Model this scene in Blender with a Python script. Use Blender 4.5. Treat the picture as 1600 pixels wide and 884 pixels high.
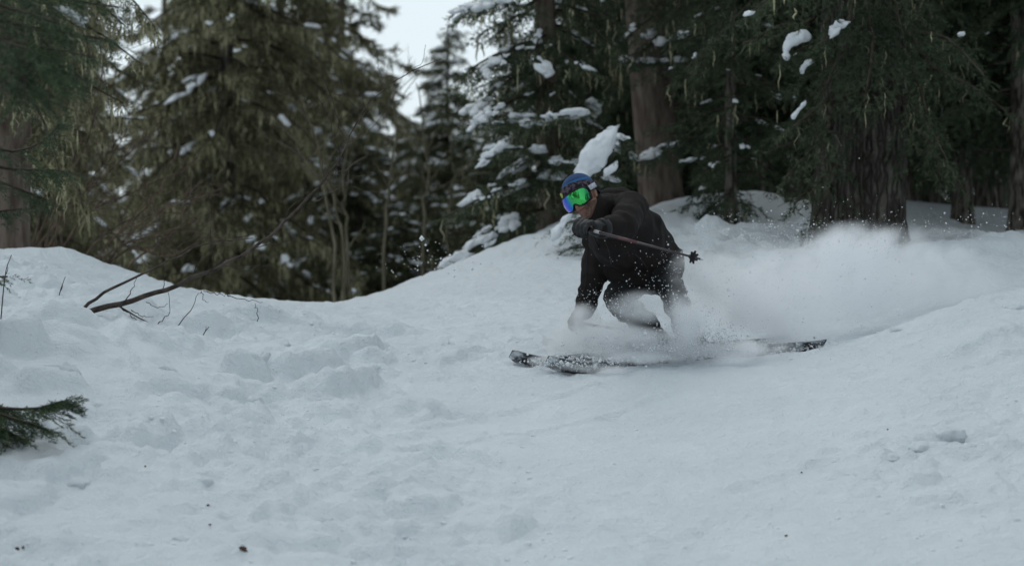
import bpy, bmesh, math, random
import numpy as np
from mathutils import Vector, Matrix

for o in list(bpy.data.objects):
    bpy.data.objects.remove(o, do_unlink=True)
scene = bpy.context.scene
COL = scene.collection
R = math.radians
F_PX = 3780.0                        # focal length in photograph pixels (85 mm on 36 mm)

# ------------------------------------------------------------------ camera, sky, sun, exposure
cam_d = bpy.data.cameras.new('camera')
cam_d.sensor_width = 36.0
cam_d.lens = F_PX * 36.0 / 1600.0
cam_d.clip_start = 0.1
cam_d.clip_end = 2000.0
cam_d.dof.use_dof = True
cam_d.dof.focus_distance = 14.1
cam_d.dof.aperture_fstop = 2.0
cam_d.dof.aperture_blades = 9
cam = bpy.data.objects.new('camera', cam_d)
cam.location = (0, 0, 0)
cam.rotation_euler = (R(90), 0, 0)
COL.objects.link(cam)
scene.camera = cam

SUN_EL, SUN_AZ = R(58), R(-25)       # azimuth from +Y towards +X: high, behind the trees on the left
world = bpy.data.worlds.new('World')
scene.world = world
world.use_nodes = True
wn, wl = world.node_tree.nodes, world.node_tree.links
for n in list(wn):
    wn.remove(n)
w_out = wn.new('ShaderNodeOutputWorld')
w_bg = wn.new('ShaderNodeBackground')
w_sky = wn.new('ShaderNodeTexSky')
w_sky.sky_type = 'NISHITA'
w_sky.sun_disc = False
w_sky.sun_elevation = SUN_EL
w_sky.sun_rotation = SUN_AZ
w_sky.air_density = 1.0
w_sky.dust_density = 2.0
w_mix = wn.new('ShaderNodeMix')
w_mix.data_type = 'RGBA'
w_mix.inputs[0].default_value = 0.9                    # a closed overcast over the blue
w_mix.inputs[7].default_value = (7.9, 8.95, 9.5, 1)
wl.new(w_sky.outputs[0], w_mix.inputs[6])
wl.new(w_mix.outputs[2], w_bg.inputs['Color'])
w_bg.inputs['Strength'].default_value = 0.10
wl.new(w_bg.outputs[0], w_out.inputs['Surface'])

sun_d = bpy.data.lights.new('sun', 'SUN')
sun_d.energy = 0.5
sun_d.angle = R(25)
sun_d.color = (1.0, 0.97, 0.93)
sun = bpy.data.objects.new('sun', sun_d)
sv = Vector((math.sin(SUN_AZ) * math.cos(SUN_EL), math.cos(SUN_AZ) * math.cos(SUN_EL), math.sin(SUN_EL)))
sun.rotation_euler = sv.to_track_quat('Z', 'Y').to_euler()
sun.location = sv * 60
COL.objects.link(sun)

scene.view_settings.view_transform = 'Standard'
scene.view_settings.look = 'None'
scene.view_settings.gamma = 1.0
scene.view_settings.exposure = 0.07
scene.render.engine = 'CYCLES'
cy = scene.cycles
cy.use_denoising = True
cy.max_bounces = 16
cy.diffuse_bounces = 4
cy.glossy_bounces = 3
cy.transparent_max_bounces = 8
cy.volume_bounces = 14
cy.volume_step_rate = 1.0
cy.volume_max_steps = 128
cy.use_adaptive_sampling = True
cy.adaptive_threshold = 0.02


def P(px, py, Y):
    """the point of the place that stands at distance Y where the photograph has pixel (px, py)"""
    return np.array([(px - 800.0) / F_PX * Y, Y, (442.0 - py) / F_PX * Y])


# ------------------------------------------------------------------ noise
def _hash(i, j, k, seed):
    h = (i.astype(np.int64) * 374761393 + j.astype(np.int64) * 668265263 + k.astype(np.int64) * 2147483647 + seed * 974634777)
    h = (h ^ (h >> 13)) * 1274126177
    h = (h ^ (h >> 16)) & 0xFFFFFF
    return h / float(0xFFFFFF) * 2 - 1


def noise3(x, y, z, seed=0):
    x, y, z = np.broadcast_arrays(np.asarray(x, float), np.asarray(y, float), np.asarray(z, float))
    xi, yi, zi = np.floor(x), np.floor(y), np.floor(z)
    fx, fy, fz = x - xi, y - yi, z - zi
    u, v, w = (f * f * f * (f * (f * 6 - 15) + 10) for f in (fx, fy, fz))
    r = 0
    for a in (0, 1):
        for b in (0, 1):
            for c in (0, 1):
                r = r + _hash(xi + a, yi + b, zi + c, seed) * (u if a else 1 - u) * (v if b else 1 - v) * (w if c else 1 - w)
    return r


def noise2(x, y, seed=0):
    x, y = np.broadcast_arrays(np.asarray(x, float), np.asarray(y, float))
    xi, yi = np.floor(x), np.floor(y)
    fx, fy = x - xi, y - yi
    u, v = (f * f * f * (f * (f * 6 - 15) + 10) for f in (fx, fy))
    z0 = np.zeros_like(xi)
    r = 0
    for a in (0, 1):
        for b in (0, 1):
            r = r + _hash(xi + a, yi + b, z0, seed) * (u if a else 1 - u) * (v if b else 1 - v)
    return r


def fbm2(x, y, seed, octs=4, gain=0.5):
    r, a = 0, 1.0
    for o in range(octs):
        c, s = math.cos(o * 1.1), math.sin(o * 1.1)
        r = r + a * noise2((x * c - y * s) * 2 ** o, (x * s + y * c) * 2 ** o, seed + o)
        a *= gain
    return r


# ------------------------------------------------------------------ mesh helpers
def mesh_np(name, verts, faces, smooth=True):
    """verts (N,3); faces: one (M,k) array or a list of such arrays"""
    verts = np.asarray(verts, np.float32)
    if isinstance(faces, np.ndarray):
        faces = [faces]
    faces = [np.asarray(f, np.int32) for f in faces if len(f)]
    me = bpy.data.meshes.new(name)
    me.vertices.add(len(verts))
    me.vertices.foreach_set('co', verts.ravel())
    loops = np.concatenate([f.ravel() for f in faces])
    sizes = np.concatenate([np.full(len(f), f.shape[1], np.int32) for f in faces])
    starts = np.concatenate([[0], np.cumsum(sizes)[:-1]]).astype(np.int32)
    me.loops.add(len(loops))
    me.loops.foreach_set('vertex_index', loops)
    me.polygons.add(len(sizes))
    me.polygons.foreach_set('loop_start', starts)
    me.polygons.foreach_set('loop_total', sizes)
    me.polygons.foreach_set('use_smooth', np.full(len(sizes), smooth))
    me.update(calc_edges=True)
    me.validate()
    return me


def tag(o, label=None, cat=None, group=None, kind=None):
    for k, v in (('label', label), ('category', cat), ('group', group), ('kind', kind)):
        if v:
            o[k] = v
    return o


def empty(name, loc):
    o = bpy.data.objects.new(name, None)
    o.empty_display_size = 0.1
    o.location = Vector(loc)
    COL.objects.link(o)
    return o


def obj(name, me, mat, parent=None, M=None):
    """link a mesh; M is its wanted place in the world (identity when verts are world coordinates)"""
    o = bpy.data.objects.new(name, me)
    COL.objects.link(o)
    if mat is not None and len(me.materials) == 0:
        me.materials.append(mat)
    M = M or Matrix.Identity(4)
    if parent is not None:
        o.parent = parent
        W = Matrix.Identity(4)
        p = parent
        while p is not None:
            W = p.matrix_basis @ W
            p = p.parent
        o.matrix_basis = W.inverted() @ M
    else:
        o.matrix_basis = M
    return o


class MB:
    """collects shapes into one mesh"""
    def __init__(self):
        self.v, self.f, self.n = [], {}, 0

    def add(self, v, f):
        v = np.asarray(v, float)
        f = np.asarray(f, int)
        self.v.append(v)
        self.f.setdefault(f.shape[1], []).append(f + self.n)
        self.n += len(v)
        return self

    def tube(self, pts, rad, seg=6, cap=True):
        pts = np.asarray(pts, float)
        rad = np.broadcast_to(np.asarray(rad, float), (len(pts),))
        t = np.gradient(pts, axis=0)
        t /= np.linalg.norm(t, axis=1, keepdims=True) + 1e-12
        ref = np.array([0.0, 0, 1.0]) if abs(t[0][2]) < 0.9 else np.array([1.0, 0, 0])
        a = np.cross(t, ref)
        a /= np.linalg.norm(a, axis=1, keepdims=True) + 1e-12
        b = np.cross(t, a)
        th = np.linspace(0, 2 * math.pi, seg, endpoint=False)
        v = pts[:, None] + rad[:, None, None] * (a[:, None] * np.cos(th)[None, :, None] + b[:, None] * np.sin(th)[None, :, None])
        v = v.reshape(-1, 3)
        i = np.arange(len(pts) - 1)[:, None] * seg
        j = np.arange(seg)[None]
        jn = (j + 1) % seg
        q = np.stack([i + j, i + jn, i + seg + jn, i + seg + j], -1).reshape(-1, 4)
        self.add(v, q)
        if cap:
            n0 = self.n - len(v)
            self.f.setdefault(seg, []).append(np.array([list(range(n0 + seg - 1, n0 - 1, -1)), list(range(self.n - seg, self.n))]))
        return self

    def box(self, c, s, M=None):
        v = np.array([[x, y, z] for x in (-.5, .5) for y in (-.5, .5) for z in (-.5, .5)]) * np.asarray(s) + np.asarray(c)
        if M is not None:
            v = v @ np.array(M.to_3x3()).T + np.array(M.translation)
        return self.add(v, [[0, 1, 3, 2], [4, 6, 7, 5], [0, 4, 5, 1], [2, 3, 7, 6], [0, 2, 6, 4], [1, 5, 7, 3]])

    def mesh(self, name, smooth=True):
        return mesh_np(name, np.concatenate(self.v), [np.concatenate(x) for x in self.f.values()], smooth)


def ico(sub):
    bm = bmesh.new()
    bmesh.ops.create_icosphere(bm, subdivisions=sub, radius=1.0)
    v = np.array([p.co[:] for p in bm.verts])
    f = np.array([[q.index for q in p.verts] for p in bm.faces])
    bm.free()
    return v, f


ICO = {k: ico(k) for k in (1, 2, 3, 4)}


def spline(pts, n):
    """Catmull-Rom through pts"""
    pts = np.asarray(pts, float)
    if len(pts) < 3:
        return pts[0] + (pts[-1] - pts[0]) * np.linspace(0, 1, n)[:, None]
    p = np.vstack([2 * pts[0] - pts[1], pts, 2 * pts[-1] - pts[-2]])
    t = np.linspace(0, len(pts) - 1 - 1e-9, n)
    i = t.astype(int)
    u = (t - i)[:, None]
    a, b, c, d = p[i], p[i + 1], p[i + 2], p[i + 3]
    return 0.5 * (2 * b + (c - a) * u + (2 * a - 5 * b + 4 * c - d) * u * u + (3 * b - a - 3 * c + d) * u ** 3)


def capsules(caps):
    """closed tapered capsules (p0, p1, r0, r1) in one bmesh-made mesh, overlapping; remeshed afterwards"""
    bm = bmesh.new()
    v0 = ICO[2][0]
    for p0, p1, r0, r1 in caps:
        vs = [bm.verts.new(p0 + v * r0) for v in v0] + [bm.verts.new(p1 + v * r1) for v in v0]
        res = bmesh.ops.convex_hull(bm, input=vs)
        dead = [g for g in res['geom_interior'] if isinstance(g, bmesh.types.BMVert)]
        bmesh.ops.delete(bm, geom=dead, context='VERTS')
    me = bpy.data.meshes.new('tmp')
    bm.to_mesh(me)
    bm.free()
    return me


def remesh(me, voxel, smooth_it=6, fac=0.5):
    o = bpy.data.objects.new('tmp', me)
    COL.objects.link(o)
    m = o.modifiers.new('r', 'REMESH')
    m.mode = 'VOXEL'
    m.voxel_size = voxel
    s = o.modifiers.new('s', 'SMOOTH')
    s.iterations = smooth_it
    s.factor = fac
    dg = bpy.context.evaluated_depsgraph_get()
    out = bpy.data.meshes.new_from_object(o.evaluated_get(dg), depsgraph=dg)
    bpy.data.objects.remove(o)
    out.polygons.foreach_set('use_smooth', np.ones(len(out.polygons), bool))
    return out


def get_co(me):
    a = np.empty(len(me.vertices) * 3, np.float32)
    me.vertices.foreach_get('co', a)
    return a.reshape(-1, 3).astype(float)


def set_co(me, co):
    me.vertices.foreach_set('co', np.asarray(co, np.float32).ravel())
    me.update()


def get_no(me):
    a = np.empty(len(me.vertices) * 3, np.float32)
    me.vertex_normals.foreach_get('vector', a)
    return a.reshape(-1, 3).astype(float)


def unit(v):
    v = np.asarray(v, float)
    return v / (np.linalg.norm(v, axis=-1, keepdims=True) + 1e-12)


# ------------------------------------------------------------------ materials
def material(name, c1, c2=None, scale=5.0, rough=0.8, bump=0.0, bump_scale=60.0, detail=4.0, spec=0.3, metallic=0.0,
             stretch=(1, 1, 1), lo=0.35, hi=0.65, coords='Object', sheen=0.0, bump_dist=0.01, rand=0.0):
    m = bpy.data.materials.new(name)
    m.use_nodes = True
    nt = m.node_tree
    b = nt.nodes['Principled BSDF']
    b.inputs['Roughness'].default_value = rough
    b.inputs['Specular IOR Level'].default_value = spec
    b.inputs['Metallic'].default_value = metallic
    if sheen:
        b.inputs['Sheen Weight'].default_value = sheen
    tc = nt.nodes.new('ShaderNodeTexCoord')
    mp = nt.nodes.new('ShaderNodeMapping')
    mp.inputs['Scale'].default_value = stretch
    nt.links.new(tc.outputs[coords], mp.inputs['Vector'])
    if c2 is not None:
        nz = nt.nodes.new('ShaderNodeTexNoise')
        nz.inputs['Scale'].default_value = scale
        nz.inputs['Detail'].default_value = detail
        nt.links.new(mp.outputs[0], nz.inputs['Vector'])
        mr = nt.nodes.new('ShaderNodeMapRange')
        mr.inputs['From Min'].default_value = lo
        mr.inputs['From Max'].default_value = hi
        nt.links.new(nz.outputs['Fac'], mr.inputs['Value'])
        mx = nt.nodes.new('ShaderNodeMix')
        mx.data_type = 'RGBA'
        mx.inputs[6].default_value = (*c1, 1)
        mx.inputs[7].default_value = (*c2, 1)
        nt.links.new(mr.outputs[0], mx.inputs[0])
        col = mx.outputs[2]
        if rand:
            oi = nt.nodes.new('ShaderNodeObjectInfo')
            hs = nt.nodes.new('ShaderNodeHueSaturation')
            r2 = nt.nodes.new('ShaderNodeMapRange')
            r2.inputs['To Min'].default_value = 1 - rand
            r2.inputs['To Max'].default_value = 1 + rand
            nt.links.new(oi.outputs['Random'], r2.inputs['Value'])
            nt.links.new(r2.outputs[0], hs.inputs['Value'])
            nt.links.new(col, hs.inputs['Color'])
            col = hs.outputs[0]
        nt.links.new(col, b.inputs['Base Color'])
    else:
        b.inputs['Base Color'].default_value = (*c1, 1)
    if bump:
        n2 = nt.nodes.new('ShaderNodeTexNoise')
        n2.inputs['Scale'].default_value = bump_scale
        n2.inputs['Detail'].default_value = 6.0
        nt.links.new(mp.outputs[0], n2.inputs['Vector'])
        bp = nt.nodes.new('ShaderNodeBump')
        bp.inputs['Strength'].default_value = bump
        bp.inputs['Distance'].default_value = bump_dist
        nt.links.new(n2.outputs['Fac'], bp.inputs['Height'])
        nt.links.new(bp.outputs[0], b.inputs['Normal'])
    return m


M_SNOW = material('snow', (0.67, 0.71, 0.745), (0.715, 0.755, 0.785), scale=2.0, rough=0.75, bump=0.5, bump_scale=70, spec=0.25, bump_dist=0.012)
M_SNOWB = material('branch_snow', (0.75, 0.775, 0.81), (0.80, 0.825, 0.85), scale=6.0, rough=0.8, bump=0.3, bump_scale=30, spec=0.2)
M_BARK = material('furrowed_bark', (0.035, 0.031, 0.025), (0.20, 0.178, 0.15), scale=6, rough=0.95, bump=1.0, bump_scale=8, stretch=(4, 4, 0.9), spec=0.1, bump_dist=0.04, lo=0.40, hi=0.62)
M_BARKR = material('reddish_bark', (0.075, 0.055, 0.044), (0.18, 0.145, 0.12), scale=5, rough=0.95, bump=0.8, bump_scale=10, stretch=(3, 3, 0.7), spec=0.1, bump_dist=0.02)
M_LIMB = material('limb_bark', (0.035, 0.028, 0.022), (0.09, 0.075, 0.06), scale=12, rough=0.95, spec=0.1)
M_TWIG = material('bare_twig_bark', (0.03, 0.024, 0.02), (0.095, 0.075, 0.065), scale=20, rough=0.85, spec=0.2)
M_SAPL = material('pale_sapling_bark', (0.10, 0.09, 0.062), (0.19, 0.17, 0.12), scale=8, rough=0.9, spec=0.15, stretch=(2, 2, .5))
M_NEEDLE = material('fir_needles', (0.034, 0.055, 0.030), (0.078, 0.10, 0.052), scale=1.6, rough=0.6, spec=0.25, rand=0.2)
M_NEEDLO = material('olive_needles', (0.11, 0.115, 0.06), (0.18, 0.172, 0.10), scale=1.4, rough=0.65, spec=0.2, rand=0.15)
M_NEEDLG = material('hollow_fir_needles', (0.055, 0.072, 0.034), (0.11, 0.125, 0.062), scale=1.5, rough=0.65, spec=0.2, rand=0.2)
M_NEEDLN = material('near_fir_needles', (0.016, 0.036, 0.013), (0.050, 0.082, 0.028), scale=9, rough=0.5, spec=0.35)
M_LICHEN = material('hanging_lichen', (0.30, 0.285, 0.17), (0.48, 0.45, 0.30), scale=2.5, rough=0.95, spec=0.05)


def grain(m, scale, strength, dist):
    nt = m.node_tree
    b = nt.nodes['Principled BSDF']
    old = b.inputs['Normal'].links[0].from_socket
    mp = next(n for n in nt.nodes if n.type == 'MAPPING')
    nz = nt.nodes.new('ShaderNodeTexNoise')
    nz.inputs['Scale'].default_value = scale
    nz.inputs['Detail'].default_value = 5.0
    nz.inputs['Roughness'].default_value = 0.65
    nt.links.new(mp.outputs[0], nz.inputs['Vector'])
    bp = nt.nodes.new('ShaderNodeBump')
    bp.inputs['Strength'].default_value = strength
    bp.inputs['Distance'].default_value = dist
    nt.links.new(nz.outputs['Fac'], bp.inputs['Height'])
    nt.links.new(old, bp.inputs['Normal'])
    nt.links.new(bp.outputs[0], b.inputs['Normal'])


grain(M_SNOW, 22.0, 0.7, 0.035)

M_PLATE = material('plated_bark', (0.085, 0.078, 0.066), (0.17, 0.156, 0.135), scale=7, rough=0.95, bump=0.6, bump_scale=22, stretch=(1, 1, 0.6), spec=0.1, bump_dist=0.02)
_nt = M_PLATE.node_tree
_b = _nt.nodes['Principled BSDF']
_src = _b.inputs['Base Color'].links[0].from_socket
_tc = next(n for n in _nt.nodes if n.type == 'TEX_COORD')
_mp = _nt.nodes.new('ShaderNodeMapping')
_mp.inputs['Scale'].default_value = (19, 19, 3.0)
_nt.links.new(_tc.outputs['Object'], _mp.inputs['Vector'])
_wz = _nt.nodes.new('ShaderNodeTexNoise')
_wz.inputs['Scale'].default_value = 6.0
_nt.links.new(_tc.outputs['Object'], _wz.inputs['Vector'])
_ad = _nt.nodes.new('ShaderNodeVectorMath')
_ad.operation = 'MULTIPLY_ADD'
_nt.links.new(_wz.outputs['Color'], _ad.inputs[0])
_ad.inputs[1].default_value = (1.3, 1.3, 1.3)
_nt.links.new(_mp.outputs[0], _ad.inputs[2])
_vo = _nt.nodes.new('ShaderNodeTexVoronoi')
_vo.feature = 'DISTANCE_TO_EDGE'
_vo.inputs['Scale'].default_value = 1.0
_nt.links.new(_ad.outputs[0], _vo.inputs['Vector'])
_mr = _nt.nodes.new('ShaderNodeMapRange')
_mr.inputs['From Max'].default_value = 0.30
_mr.inputs['To Min'].default_value = 0.25
_nt.links.new(_vo.outputs['Distance'], _mr.inputs['Value'])
_mx = _nt.nodes.new('ShaderNodeMix')
_mx.data_type = 'RGBA'
_mx.inputs[6].default_value = (0.022, 0.019, 0.016, 1)
_nt.links.new(_mr.outputs[0], _mx.inputs[0])
_nt.links.new(_src, _mx.inputs[7])
_nt.links.new(_mx.outputs[2], _b.inputs['Base Color'])
_b2 = _nt.nodes.new('ShaderNodeBump')
_b2.inputs['Distance'].default_value = 0.05
_b2.inputs['Strength'].default_value = 1.0
_nt.links.new(_mr.outputs[0], _b2.inputs['Height'])
_nt.links.new(_b.inputs['Normal'].links[0].from_socket, _b2.inputs['Normal'])
_nt.links.new(_b2.outputs[0], _b.inputs['Normal'])
M_SHRUB = material('shrub_bark', (0.07, 0.05, 0.038), (0.17, 0.125, 0.095), scale=14, rough=0.9, spec=0.15)

# ------------------------------------------------------------------ snow-covered slope
CTRL = [
    # centre line, from the bottom edge of the picture up to the crest
    (800, 884, 10.5), (800, 700, 12.3), (800, 582, 14.0), (800, 522, 15.4), (800, 480, 17.0), (800, 425, 18.6), (800, 393, 19.6),
    (1080, 565, 14.25), (862, 586, 13.9), (805, 577, 14.15), (1021, 557, 14.5), (1288, 545, 14.6), (1226, 539, 14.85),
    (1020, 505, 16.0), (1020, 440, 18.0), (950, 375, 19.8), (890, 352, 20.3),
    # left
    (0, 884, 10.2), (0, 720, 11.4), (0, 600, 12.5), (0, 505, 13.6), (0, 450, 15.2), (0, 394, 17.2), (-300, 380, 17.5), (-300, 560, 13.0),
    (130, 490, 14.5), (150, 408, 17.4), (270, 447, 17.8), (300, 515, 14.6), (300, 700, 11.8), (400, 560, 14.0), (400, 884, 10.4),
    (400, 477, 18.2), (480, 484, 18.6), (560, 473, 18.8), (650, 444, 19.0), (720, 421, 19.2), (500, 520, 15.6), (600, 505, 16.4), (600, 640, 12.9),
    # right bank and the groove behind it
    (1600, 884, 10.2), (1600, 700, 11.8), (1600, 580, 12.9), (1600, 500, 13.6), (1600, 455, 14.2), (1800, 440, 14.4), (1900, 640, 12.2), (1530, 468, 14.1), (1430, 503, 14.0), (1300, 562, 13.9),
    (1300, 700, 12.0), (1200, 884, 10.4), (1200, 640, 12.9),
    (1600, 470, 15.6), (1500, 490, 15.4), (1380, 520, 15.2), (1800, 450, 15.8),
    (1600, 380, 19.0), (1450, 385, 18.8), (1330, 388, 19.2), (1200, 375, 19.5), (1110, 352, 20.3), (1050, 362, 20.6), (1160, 362, 21.5), (1280, 360, 21.5),
    (1300, 450, 17.0), (1450, 440, 17.0), (1600, 425, 17.0),
    (1430, 345, 23.0), (1500, 322, 25.0), (1600, 335, 25.0), (1250, 348, 26.0), (1020, 350, 24.0), (860, 358, 22.3),
]
WCTRL = [  # plain world points: the run below the camera, the hollow beyond the crest, the hill on the right
    (-4, 7, -1.62), (0, 7, -1.68), (4, 7, -1.62), (-6, 0, -2.0), (0, 0, -2.05), (6, 0, -2.0), (-12, -14, -3.2), (0, -14, -3.4), (12, -14, -3.2),
    (-9, 10, -0.9), (-9, 16, 0.3), (9, 10, -0.7), (9, 16, 0.4), (-14, 12, -0.6), (14, 12, -0.2),
    (-7, 21, -0.5), (-4, 21, -0.7), (-2, 22, -1.2), (-0.6, 23, -1.2), (0.6, 24.5, -0.6), (-5, 27, -2.0), (-2, 28, -2.2), (1.5, 29, -1.0),
    (-14, 26, -1.6), (-8, 36, -2.6), (-2, 38, -2.8), (4, 36, -0.8), (9, 30, 1.2), (9, 22, 0.7), (14, 24, 1.5),
    (-16, 52, -2.5), (0, 55, -2.6), (10, 50, 0.6), (20, 45, 2.4), (-20, 70, -2.0), (0, 75, -2.2), (20, 70, 1.8),
    (-30, 30, -1), (30, 30, 3), (-40, 90, 0), (0, 110, 0), (40, 90, 3), (-30, -10, -2), (30, -10, -2),
]
cp = np.array([P(*c) for c in CTRL] + [np.array(w, float) for w in WCTRL])


def _tps(r2):
    return 0.5 * r2 * np.log(r2 + 1e-9)


_n = len(cp)
_K = _tps(((cp[:, None, :2] - cp[None, :, :2]) ** 2).sum(-1)) + np.eye(_n) * 0.02
_A = np.zeros((_n + 3, _n + 3))
_A[:_n, :_n] = _K
_A[:_n, _n] = _A[_n, :_n] = 1
_A[:_n, _n + 1:] = cp[:, :2]
_A[_n + 1:, :_n] = cp[:, :2].T
_W = np.linalg.solve(_A, np.concatenate([cp[:, 2], np.zeros(3)]))


def base_z(x, y):
    x, y = np.asarray(x, float), np.asarray(y, float)
    out = np.empty(np.broadcast(x, y).shape)
    xf, yf = np.broadcast_to(x, out.shape).ravel(), np.broadcast_to(y, out.shape).ravel()
    r = np.empty(xf.size)
    for s in range(0, xf.size, 20000):
        a, b = xf[s:s + 20000], yf[s:s + 20000]
        r[s:s + 20000] = _tps((a[:, None] - cp[None, :, 0]) ** 2 + (b[:, None] - cp[None, :, 1]) ** 2) @ _W[:_n] + _W[_n] + _W[_n + 1] * a + _W[_n + 2] * b
    return r.reshape(out.shape)


def axis(fine0, fine1, step, lo, hi, grow=1.12):
    a = list(np.arange(fine0, fine1 + 1e-6, step))
    s, p = step, fine1
    while p < hi:
        s *= grow
        p += s
        a.append(p)
    s, p = step, fine0
    while p > lo:
        s *= grow
        p -= s
        a.insert(0, p)
    return np.array(a)


gx = axis(-3.9, 4.1, 0.0225, -120, 120)
gy = axis(9.8, 19.4, 0.0245, -40, 160)
GX, GY = np.meshgrid(gx, gy)
# the smooth base on a coarse lattice of the same axes, then bilinear: the control surface has no fine detail
cx, cyy = gx[::4], gy[::4]
if cx[-1] != gx[-1]:
    cx = np.append(cx, gx[-1])
if cyy[-1] != gy[-1]:
    cyy = np.append(cyy, gy[-1])
CZ = base_z(*np.meshgrid(cx, cyy))


def bilerp(x, y):
    i = np.clip(np.searchsorted(cx, x) - 1, 0, len(cx) - 2)
    j = np.clip(np.searchsorted(cyy, y) - 1, 0, len(cyy) - 2)
    u = (x - cx[i]) / (cx[i + 1] - cx[i])
    v = (y - cyy[j]) / (cyy[j + 1] - cyy[j])
    return (CZ[j, i] * (1 - u) + CZ[j, i + 1] * u) * (1 - v) + (CZ[j + 1, i] * (1 - u) + CZ[j + 1, i + 1] * u) * v


GZ = bilerp(GX, GY)
fine = np.clip((GX + 6) / 2, 0, 1) * np.clip((7 - GX) / 2, 0, 1) * np.clip((GY - 6) / 3, 0, 1) * np.clip((26 - GY) / 5, 0, 1)


def sstep(a, b, x):
    t = np.clip((x - a) / (b - a), 0, 1)
    return t * t * (3 - 2 * t)


# how trampled the snow is: the left of the run is broken up, the middle is packed smooth
rough_mask = np.clip(0.16 + 0.95 * sstep(0.2, -1.6, GX + 0.25 * (GY - 13)) * sstep(16.8, 15.2, GY) + 0.3 * sstep(1.3, 2.6, GX) * sstep(13.8, 12.2, GY), 0, 1)
patch = 0.55 + 0.45 * np.clip(fbm2(GX * 0.9, GY * 0.7, 41, 3) * 1.6, -1, 1)
rough_mask = rough_mask * (0.45 + 0.75 * patch)
GZ += fine * (0.035 * fbm2(GX * 0.8, GY * 0.6, 3, 3) + 0.72 * rough_mask * (0.05 * fbm2(GX * 2.2, GY * 1.8, 7, 4) + 0.05 * np.abs(fbm2(GX * 4.5, GY * 3.8, 9, 3)) + 0.022 * np.abs(fbm2(GX * 11, GY * 9, 10, 2))) +
              0.004 * fbm2(GX * 9, GY * 9, 13, 3) + (0.0035 + 0.006 * patch) * noise2(GX * 13, GY * 15, 15) + (0.003 + 0.006 * patch) * noise2(GX * 21, GY * 20, 16))
GZ += sstep(15.8, 17.5, GY) * sstep(24, 21, GY) * sstep(0.6, 1.8, GX) * sstep(8, 6, GX) * (0.05 * fbm2(GX * 2.1, GY * 1.6, 61, 4) + 0.035 * np.abs(fbm2(GX * 4.3, GY * 3.4, 63, 3)))
clod = np.clip(fbm2(GX * 7 + 3, GY * 6, 23, 3) - 0.28, 0, 0.6) + 0.6 * np.clip(fbm2(GX * 16, GY * 14 + 5, 27, 2) - 0.35, 0, 0.6)
patch2 = np.clip(fbm2(GX * 0.7 + 9, GY * 0.9, 29, 3) * 1.5 + 0.25, 0, 1)
GZ += fine * clod * (0.006 + 0.022 * patch2 * (0.25 + rough_mask) + 0.02 * rough_mask)
GZ += (1 - fine) * 0.12 * fbm2(GX * 0.25, GY * 0.25, 19, 4)

rng = np.random.default_rng(5)


def stamp(x, y, rx, ry, h, rot=0.0, power=1.0, sharp=2.0):
    """press one rounded lump (or dent, h < 0) into the snow"""
    m = max(rx, ry) * 1.05
    i0, i1 = np.searchsorted(gx, [x - m, x + m])
    j0, j1 = np.searchsorted(gy, [y - m, y + m])
    if i1 <= i0 or j1 <= j0:
        return
    X, Y = GX[j0:j1, i0:i1] - x, GY[j0:j1, i0:i1] - y
    c, s = math.cos(rot), math.sin(rot)
    d = ((X * c + Y * s) / rx) ** 2 + ((-X * s + Y * c) / ry) ** 2
    GZ[j0:j1, i0:i1] += h * np.clip(1 - d ** sharp, 0, 1) ** power


# crumbs everywhere, more on the broken left side and low right
for k in range(2600):
    x, y = rng.uniform(-3.8, 4.0), rng.uniform(9.9, 17.5)
    i, j = np.searchsorted(gx, x), np.searchsorted(gy, y)
    if rng.random() > (0.06 + 0.8 * rough_mask[min(j, len(gy) - 1), min(i, len(gx) - 1)]) * patch2[min(j, len(gy) - 1), min(i, len(gx) - 1)]:
        continue
    r = 0.016 + 0.035 * rng.random() ** 4
    stamp(x, y, r * rng.uniform(0.9, 1.6), r * rng.uniform(0.8, 1.2), r * rng.uniform(0.2, 0.5), rng.uniform(0, 3.1), 1.0, 1.0)
# bigger lumps and dents on the trampled side
for k in range(260):
    x, y = rng.uniform(-3.6, 0.2), rng.uniform(10.2, 16.0)
    i, j = np.searchsorted(gx, x), np.searchsorted(gy, y)
    if rng.random() > rough_mask[j, i] * 1.1:
        continue
    r = rng.uniform(0.05, 0.16)
    stamp(x, y, r * rng.uniform(1.0, 1.8), r * 0.9, r * rng.uniform(0.18, 0.5) * (1 if rng.random() < 0.7 else -0.8), rng.uniform(-0.5, 0.9), 0.8, rng.choice([1.0, 2.0]))


def ledge(a, b, width, h, back=0.5):
    """a cut ledge: steep towards the foot of the slope, easing off uphill"""
    a, b = np.array(a[:2]), np.array(b[:2])
    L = np.linalg.norm(b - a)
    t = (b - a) / L
    nrm = np.array([-t[1], t[0]])
    if nrm[1] < 0:
        nrm = -nrm
    m = back + 0.1
    lo, hi = np.minimum(a, b) - m, np.maximum(a, b) + m
    i0, i1 = np.searchsorted(gx, [lo[0], hi[0]])
    j0, j1 = np.searchsorted(gy, [lo[1], hi[1]])
    X, Y = GX[j0:j1, i0:i1], GY[j0:j1, i0:i1]
    u = ((X - a[0]) * t[0] + (Y - a[1]) * t[1]) / L
    v = (X - a[0]) * nrm[0] + (Y - a[1]) * nrm[1] + 0.02 * noise2(X * 7, Y * 7, 77)
    w = sstep(-0.08, 0.1, u) * sstep(1.08, 0.85, u)
    GZ[j0:j1, i0:i1] += 1.4 * h * w * sstep(-width * 0.7, width * 0.5, v) * (1 - sstep(0.05, back, v))


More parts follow.
